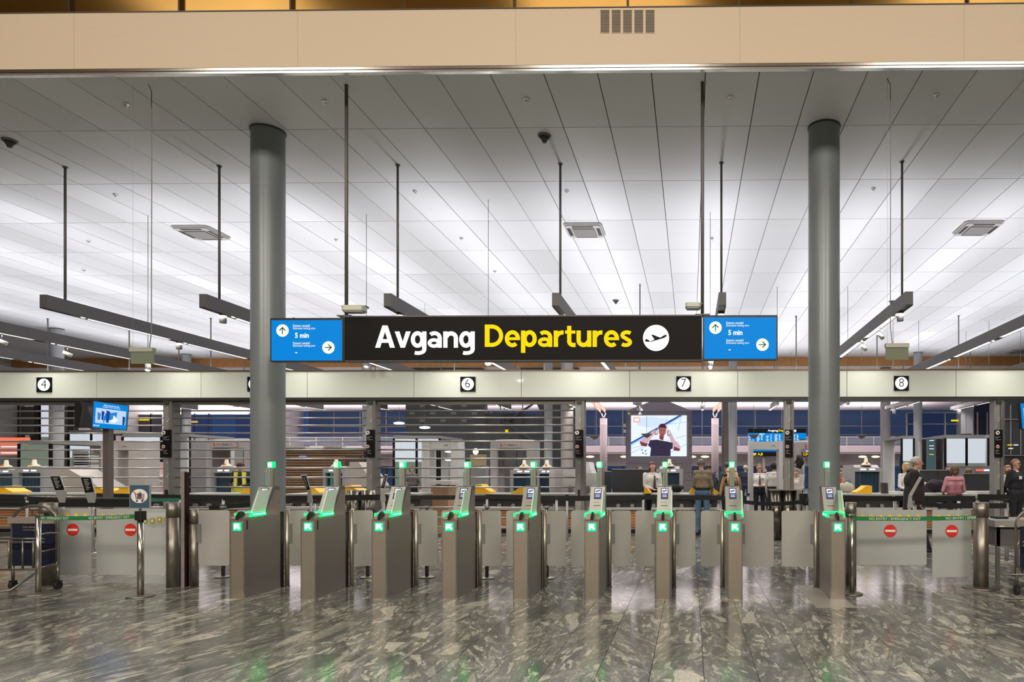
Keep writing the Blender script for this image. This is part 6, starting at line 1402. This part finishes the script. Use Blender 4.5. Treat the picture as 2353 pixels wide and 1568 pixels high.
def solid(caps, voxel=.0125):
    mb = MB()
    for a, b_, r0, r1, tg, sq in caps:
        d = b_-a; L = d.length; d = d.normalized() if L > 1e-5 else Vector((0, 0, 1)); u = d.orthogonal().normalized(); v = d.cross(u); seg = 12; rows = []
        for k in range(4): t = -PI/2 + PI/2*k/3; rows.append((a + d*(r0*math.sin(t)), r0*math.cos(t)))
        for k in range(4): t = PI/2*k/3; rows.append((b_ + d*(r1*math.sin(t)), r1*math.cos(t)))
        o = len(mb.v)
        for c0, rr in rows:
            rr = max(rr, 1e-4)
            for i in range(seg): t = 2*PI*i/seg; mb.v.append(tuple(c0 + u*(rr*math.cos(t)) + v*(rr*math.sin(t))))
        for k in range(len(rows)-1):
            for i in range(seg): j = (i+1) % seg; mb.f.append((o+k*seg+i, o+k*seg+j, o+(k+1)*seg+j, o+(k+1)*seg+i)); mb.m.append(0); mb.s.append(True)
        mb.f.append(tuple(o+i for i in reversed(range(seg)))); mb.m.append(0); mb.s.append(True); e = o+(len(rows)-1)*seg; mb.f.append(tuple(e+i for i in range(seg))); mb.m.append(0); mb.s.append(True)
    me = mb.mesh('tmp', WHITE); o = bpy.data.objects.new('tmp', me); C.objects.link(o)
    r = o.modifiers.new('r', 'REMESH'); r.mode = 'VOXEL'; r.voxel_size = voxel; r.use_smooth_shade = True
    s = o.modifiers.new('s', 'SMOOTH'); s.factor = .5; s.iterations = 3
    dg = bpy.context.evaluated_depsgraph_get(); dg.update(); out = bpy.data.meshes.new_from_object(o.evaluated_get(dg)); bpy.data.objects.remove(o); bpy.data.meshes.remove(me)
    return out
def tagged(me, caps, mats):
    n = len(me.polygons); ce_ = np.zeros(n*3); me.polygons.foreach_get('center', ce_); ce_ = ce_.reshape(-1, 3); best = np.full(n, 1e9); idx = np.zeros(n, int); tags = list(mats)
    for a, b_, r0, r1, tg, sq in caps:
        A = np.array(a); D = np.array(b_)-A; L2 = max(D@D, 1e-9); t = np.clip(((ce_-A)@D)/L2, 0, 1); d = np.linalg.norm(ce_-(A+t[:, None]*D), axis=1)-(r0+(r1-r0)*t); m = d < best; best[m] = d[m]; idx[m] = tags.index(tg)
    me.materials.clear()
    for t in tags: me.materials.append(mats[t])
    me.polygons.foreach_set('material_index', idx.astype(np.int32)); me.polygons.foreach_set('use_smooth', np.ones(n, bool)); me.update(); return me
def cloth(n, c, noise=0): return mat('cloth '+n, c, .85, noise=noise)
SKIN = mat('skin', (.50, .28, .20), .5); SKINT = mat('tanned skin', (.42, .21, .14), .5)
HAIRC = dict(brown=(.10, .05, .025), dark=(.02, .014, .012), blond=(.45, .31, .14), grey=(.40, .38, .35), auburn=(.22, .10, .04), greybrown=(.13, .11, .10), red=(.30, .14, .07))
def person(label, px, Y, face, top, low, hair='brown', hstyle='short', pose=None, h=1.78, build=1.0, coat=None, skin=SKIN, extras=(), z=0, sleeveless=False, grp=None, shoe=None, voxel=.0125):
    p = rest_pose(); p.update(pose or {}); S = h/1.74
    t = thing('person', label, 'person', (X_(px, Y), Y, z), grp)
    caps = body_caps(p, build, coat, sleeveless=sleeveless); me = tagged(solid(caps, voxel), caps, {'skin': skin, 'top': top, 'low': low, 'shoe': shoe or BLACK})
    def add(nm, m_, mesh=None, mb=None, par=t):
        me_ = mesh or mb.mesh(nm, m_); o = bpy.data.objects.new(nm, me_); C.objects.link(o); o.parent = par
        if par is t: o.scale = (S, S, S); o.rotation_euler = (0, 0, face)
        return o
    bd = add('body', None, mesh=me); H = Vector(p['head'])
    hm = mat('hair '+hair, HAIRC[hair], .55); 
    if hstyle != 'none':
        def fn(d):
            f = 1.0
            if d[1] < -.25 and d[2] < .55: f = .70
            if hstyle in ('short', 'balding') and d[2] < -.25: f = .74
            if hstyle == 'balding' and d[2] > .55: f = .9
            return f*(1+.02*math.sin(9*d[0])*math.cos(8*d[2]))
        big = 1.12 if hstyle in ('curly', 'bob', 'long') else 1.0
        mb = MB(); mb.ell(H+Vector((0, .018, .028)), (.097*big, .106*big, .103*big), 22, 16, fn=fn)
        if hstyle == 'bob': 
            for sx in (-1, 1): mb.cyl(H+Vector((sx*.08, .03, .02)), H+Vector((sx*.075, .02, -.10)), .035, .025, seg=12)
            mb.cyl(H+Vector((0, .07, 0)), H+Vector((0, .06, -.11)), .07, .05, seg=14)
        if hstyle == 'long':
            for sx in (-.06, -.02, .02, .06): mb.cyl(H+Vector((sx, .06, .02)), H+Vector((sx*1.3, .10, -.36)), .045, .022, seg=12)
        if hstyle == 'longlean':
            for sx in (-.07, -.035, 0, .035, .07): mb.cyl(H+Vector((sx, .05, .03)), H+Vector((sx*1.5+.02, .13, -.06)), .055, .05, seg=12); mb.cyl(H+Vector((sx*1.5+.02, .13, -.06)), H+Vector((sx*2+.03, .31, -.34)), .048, .022, seg=12)
        if hstyle == 'tail': mb.cyl(H+Vector((0, .10, .02)), H+Vector((0, .12, -.16)), .035, .018, seg=12)
        add('hair', hm, mb=mb)
    for sx in (-1, 1):
        add('eye', mat('eye dark', (.03, .02, .02), .3), mb=MB().ell(H+Vector((sx*.029, -.083, .012)), (.011, .006, .006), 10, 6))
    add('mouth', mat('lip', (.35, .11, .09), .5), mb=MB().ell(H+Vector((0, -.081, -.058)), (.020, .005, .005), 10, 6))
    ch = Vector(p.get('chest', (0, 0, 1.30))); pv = Vector(p.get('pelvis', (0, 0, .96))); B = build
    for e in extras:
        if e == 'tie': 
            mb = MB(); y0 = -.127*B; mb.prism([(ch.x-.018, ch.z+.10), (ch.x+.018, ch.z+.10), (ch.x+.012, ch.z+.07), (ch.x+.034, ch.z-.26), (ch.x, ch.z-.31), (ch.x-.034, ch.z-.26), (ch.x-.012, ch.z+.07)], 'y', ch.y+y0-.006, ch.y+y0+.03); add('tie', mat('dark tie', (.05, .04, .055), .6), mb=mb)
        if e == 'epaulettes':
            for sx in (-1, 1): mb = MB(); mb.box(ch.x+sx*.155-.028, ch.x+sx*.155+.028, ch.y-.03, ch.y+.045, ch.z+.172, ch.z+.186); add('epaulette', BLACK, mb=mb)
        if e == 'belt': mb = MB(); mb.prism([(pv.x+.195*B*math.cos(2*PI*k/24), pv.y+.125*B*math.sin(2*PI*k/24)) for k in range(24)], 'z', pv.z+.075, pv.z+.11); add('belt', BLACK, mb=mb)
        if e == 'badge': mb = MB(); mb.box(ch.x+.05, ch.x+.10, ch.y-.138*B, ch.y-.11, ch.z+.0, ch.z+.018); add('name_badge', BLACK, mb=mb)
        if e == 'card': mb = MB(); mb.box(ch.x-.08, ch.x-.03, ch.y-.145*B, ch.y-.11, ch.z-.02, ch.z+.05); add('id_card', WHITE, mb=mb)
        if e == 'glasses':
            for sx in (-1, 1): mb = MB(); mb.prism(rrect(H.x+sx*.03-.022, H.x+sx*.03+.022, H.z-.004, H.z+.028, .008), 'y', H.y-.096, H.y-.092); add('spectacle_lens', mat('lens dark', (.10,.08,.07), .1, alpha=.6), mb=mb)
            mb = MB(); mb.box(H.x-.055, H.x+.055, H.y-.098, H.y-.094, H.z+.026, H.z+.032); add('spectacle_frame', BLACK, mb=mb)
        if e == 'cap': mb = MB(); mb.ell(H+Vector((0, .015, .05)), (.094, .104, .078), 20, 12); mb.prism([(H.x-.06, H.y-.07), (H.x+.06, H.y-.07), (H.x+.045, H.y-.16), (H.x-.045, H.y-.16)], 'z', H.z+.035, H.z+.048); add('cap', mat('brown cap', (.09, .045, .035), .8), mb=mb)
        if e == 'vest':
            VY = mat('hi vis yellow', (.75, .72, .03), .6)
            for sx in (-1, 1): mb = MB(); mb.prism([(ch.x+sx*.05, ch.z+.15), (ch.x+sx*.13, ch.z+.15), (ch.x+sx*.14, pv.z-.02), (ch.x+sx*.075, pv.z-.02)], 'y', ch.y-.15*B, ch.y-.10); add('vest_front', VY, mb=mb); mb = MB(); mb.prism([(ch.x+sx*.05, ch.z+.15), (ch.x+sx*.13, ch.z+.15), (ch.x+sx*.14, pv.z-.02), (ch.x+sx*.02, pv.z-.02)], 'y', ch.y+.10, ch.y+.15*B); add('vest_back', VY, mb=mb); mb = MB(); mb.prism([(ch.x+sx*.08, ch.z+.15), (ch.x+sx*.10, ch.z+.15), (ch.x+sx*.11, pv.z), (ch.x+sx*.09, pv.z)], 'y', ch.y-.155*B, ch.y-.15*B); add('reflective_stripe', WHITE, mb=mb)
            mb = MB(); mb.prism([(pv.x+.205*B*math.cos(2*PI*k/24), pv.y+.16*B*math.sin(2*PI*k/24)) for k in range(24)], 'z', pv.z-.10, pv.z+.10); add('vest_hem', VY, mb=mb)
        if e == 'stripes':
            for k in range(9): mb = MB(); z = ch.z+.08-k*.055; mb.prism([(ch.x+(.198-.008*k*(k<5))*B*math.cos(2*PI*j/26), ch.y+.124*B*math.sin(2*PI*j/26)) for j in range(26)], 'z', z-.012, z+.012); add('stripe', mat('cloth cream', (.62, .56, .48), .85), mb=mb)
        if e == 'hood': mb = MB(); mb.ell(ch+Vector((0, .05, .165)), (.115, .085, .045), 18, 10); add('hood', top, mb=mb)
        if e == 'furhood': mb = MB(); mb.ell(ch+Vector((0, .05, .18)), (.13, .10, .065), 18, 10, fn=lambda d: 1+.08*math.sin(14*d[0])*math.sin(12*d[1])); add('fur_hood', mat('tan fur', (.35, .24, .14), .9), mb=mb)
        if e == 'collar': mb = MB(); mb.lathe(ch+Vector((0, .005, .135)), [(.075, 0), (.062, .035), (.055, .035)], 18); add('collar', WHITE, mb=mb)
        if e == 'knit':
            for k in range(14): mb = MB(); z = ch.z+.09-k*.030; mb.prism([(ch.x+.199*B*math.cos(2*PI*j/26), ch.y+.1235*B*math.sin(2*PI*j/26)) for j in range(26)], 'z', z-.005, z+.005); add('knit_rib', mat('cloth rose dark', (.40, .16, .20), .9), mb=mb)
    return t
WSH = cloth('white shirt', (.62, .59, .56)); BLK = cloth('black trousers', (.012, .012, .014)); NVY = cloth('navy', (.02, .025, .05)); UNI = cloth('dark uniform', (.014, .014, .018))
R_ = math.radians
person('woman officer in white shirt and dark tie behind the counter looking right', 1499, 18.3, R_(28), WSH, BLK, 'brown', 'bob', dict(eL=(.23, -.03, 1.13), hL=(.12, -.24, 1.06), eR=(-.23, -.03, 1.13), hR=(-.10, -.25, 1.05)), 1.80, 1.2, extras=('tie', 'epaulettes', 'collar', 'badge', 'belt'))
person('man in beige brown sweater and blue jeans seen from behind', 1614, 16.75, R_(165), cloth('beige brown knit', (.25, .19, .125), 30), cloth('blue jeans', (.07, .13, .22), 20), 'greybrown', 'short', dict(eL=(.22, -.02, 1.12), hL=(.15, -.2, 1.0), eR=(-.22, -.02, 1.12), hR=(-.18, -.16, .96), head=(.04, -.05, 1.60)), 1.88, .98, extras=('belt',))
person('bearded man in white shirt at the desk left of the screen', 1467, 23.5, R_(60), WSH, BLK, 'dark', 'balding', dict(head=(0, -.05, 1.60)), 1.76, 1.0, extras=('collar',))
person('long haired blonde woman in a black and white striped top bending', 1684, 17.45, R_(195), cloth('black knit', (.03, .022, .018)), BLK, 'blond', 'longlean', dict(chest=(0, -.10, 1.28), head=(-.03, -.24, 1.52), eL=(.25, -.14, 1.10), hL=(.30, -.12, .84), eR=(-.24, -.16, 1.08), hR=(-.26, -.32, .90)), 1.80, 1.0, extras=('stripes',), sleeveless=True)
person('officer with glasses and tie standing inside the detector arch, hands joined', 1745, 20.2, R_(0), WSH, BLK, 'auburn', 'short', dict(eL=(.26, -.03, 1.13), hL=(.06, -.22, 1.12), eR=(-.26, -.03, 1.13), hR=(-.05, -.23, 1.10)), 1.77, 1.08, extras=('tie', 'epaulettes', 'glasses', 'collar', 'badge', 'belt'))
person('curly dark haired officer seen from behind beside the arch', 1779, 19.5, R_(150), WSH, BLK, 'dark', 'curly', dict(eL=(.25, -.02, 1.13), hL=(.25, -.08, .88)), 1.82, 1.05, extras=('collar', 'epaulettes', 'belt'))
person('grey haired person in dark suit far behind, left of the arch', 1713, 27.0, R_(170), NVY, NVY, 'grey', 'short', None, 1.78, 1.05)
person('girl in light blue between the two officers', 1757, 27.0, R_(10), cloth('light blue', (.20, .52, .68)), BLK, 'auburn', 'tail', None, 1.66, .95)
person('dark haired person in navy coat with fur hood behind the beige sweater', 1628, 22.5, R_(150), cloth('navy coat', (.025, .03, .06)), BLK, 'dark', 'short', None, 1.78, 1.15, coat=.75, extras=('furhood',))
person('person in dark green leaning behind the blonde woman', 1672, 18.9, R_(205), cloth('bottle green', (.012, .06, .04)), BLK, 'dark', 'short', dict(head=(.0, -.04, 1.62)), 1.80, 1.05)
person('person in cream shirt right of the fourth shutter post', 1830, 20.5, R_(-30), cloth('cream shirt', (.60, .50, .42)), BLK, 'brown', 'short', dict(eL=(.24, -.06, 1.15), hL=(.12, -.24, 1.10), eR=(-.24, -.06, 1.15), hR=(-.08, -.26, 1.12)), 1.60, 1.0)
person('person in red jacket emerging right of the right column', 1929, 19.3, R_(70), cloth('red jacket', (.45, .02, .02)), BLK, 'dark', 'short', dict(eL=(.25, -.06, 1.12), hL=(.14, -.30, 1.02), eR=(-.25, -.06, 1.12), hR=(-.10, -.32, 1.03)), 1.60, 1.1)
person('grey haired man in long dark coat walking past the tape barrier', 2100, 13.15, R_(75), cloth('dark brown coat', (.022, .018, .016)), cloth('dark plum trousers', (.018, .012, .02)), 'grey', 'balding', dict(eL=(.26, .05, 1.14), hL=(.25, -.02, .90), eR=(-.26, .03, 1.14), hR=(-.25, -.08, .90), kL=(.10, -.14, .50), fL=(.10, -.26, .09), kR=(-.09, .10, .50), fR=(-.1, .26, .12), head=(0, -.06, 1.61)), 1.87, 1.5, coat=.66, extras=('hood',))
person('blonde woman officer reaching right behind the dark coat man', 2083, 18.4, R_(15), WSH, BLK, 'blond', 'bob', dict(eL=(.46, -.12, 1.20), hL=(.80, -.18, 1.04), eR=(-.24, -.05, 1.13), hR=(-.16, -.24, 1.04)), 1.78, 1.05, extras=('epaulettes', 'collar', 'tie'))
person('woman in pink knitted sweater with her back turned', 2193, 16.55, R_(178), cloth('pink knit', (.52, .25, .28), 40), cloth('dark navy trousers', (.012, .014, .03)), 'brown', 'bob', dict(eL=(.26, -.06, 1.12), hL=(.17, -.27, 1.03), eR=(-.26, -.06, 1.12), hR=(-.16, -.28, 1.03)), 1.70, 1.08, extras=('knit',))
person('officer in dark uniform with glasses at the right edge', 2334, 17.0-.55, R_(30), UNI, UNI, 'auburn', 'balding', dict(eL=(.27, .05, 1.12), hL=(.17, .16, .98), eR=(-.27, .05, 1.12), hR=(-.16, .17, .98)), 1.87, 1.2, extras=('epaulettes', 'collar', 'card', 'glasses'))
person('person in orange red top seated at the far desk, drinking', 2177, 25.0, R_(20), cloth('orange red', (.62, .12, .06)), BLK, 'dark', 'short', dict(hL=(.05, -.16, 1.5), eL=(.22, -.16, 1.22)), 1.74, .95)
person('dark haired child in light blue jacket beside the rightmost post', 2266, 24.8, R_(60), cloth('sky blue', (.08, .42, .65)), BLK, 'dark', 'short', None, 1.70, .95)
person('brown haired person peeping over the right charcoal partition', 2225, 20.6, R_(170), cloth('taupe', (.15, .12, .10)), BLK, 'brown', 'bob', None, 1.64, .95)
person('person with fair wavy hair behind the dark uniformed officer', 2316, 19.3, R_(10), cloth('grey white', (.42, .40, .42)), BLK, 'auburn', 'long', None, 1.72, 1.0)
person('grey haired person far behind the x-ray beacon under sign 8', 2004, 27.0, R_(160), cloth('dull teal', (.08, .11, .12)), BLK, 'grey', 'curly', None, 1.76, 1.0)
person('person in dark shirt right of the right column, far back', 1949, 25.0, R_(100), cloth('pale top', (.45, .44, .46)), BLK, 'dark', 'short', None, 1.76, 1.0)
person('worker in brown cap and yellow hi vis vest behind the grille', 556, 18.9, R_(15), cloth('black jacket', (.02, .02, .022)), BLK, 'dark', 'short', dict(eL=(.27, -.06, 1.14), hL=(.06, -.25, 1.08), eR=(-.27, -.05, 1.14), hR=(-.14, -.25, 1.06), head=(-.02, -.06, 1.60)), 1.84, 1.18, extras=('vest', 'cap', 'glasses'))
person('small dark haired person far behind the third gate lamp', 947, 24.0, R_(30), cloth('mauve grey', (.12, .09, .10)), BLK, 'dark', 'curly', None, 1.72, 1.0)
person('person seated low in black behind the beige sweater man', 1645, 26.0, R_(80), cloth('seat black', (.012, .012, .016)), BLK, 'dark', 'short', None, 1.55, 1.0)
# carried backpack and light blue bag
p = P_(1838, 1060, 20.0); t = thing('backpack', 'black backpack lifted in the air left of the right column', 'backpack', p); MB().ell(p, (.12, .10, .21), 18, 12, fn=lambda d: 1+.1*math.sin(5*d[2]+3*d[0])).build('pack_body', mat('black pack', (.01, .01, .01), .7), t); MB().tube([(p[0]-.10, p[1]-.05, p[2]+.05), (p[0]-.2, p[1]-.05, p[2]-.12), (p[0]-.06, p[1]-.05, p[2]-.2)], .018, 8).build('strap', mat('black pack', (.01, .01, .01), .7), t)
MB().tube([(p[0]+.02, p[1], p[2]-.15), (p[0]+.0, p[1]+.1, 1.0), (p[0], p[1]+.1, .0)], .02, 8).build('hanging_pole', GREYM, t)
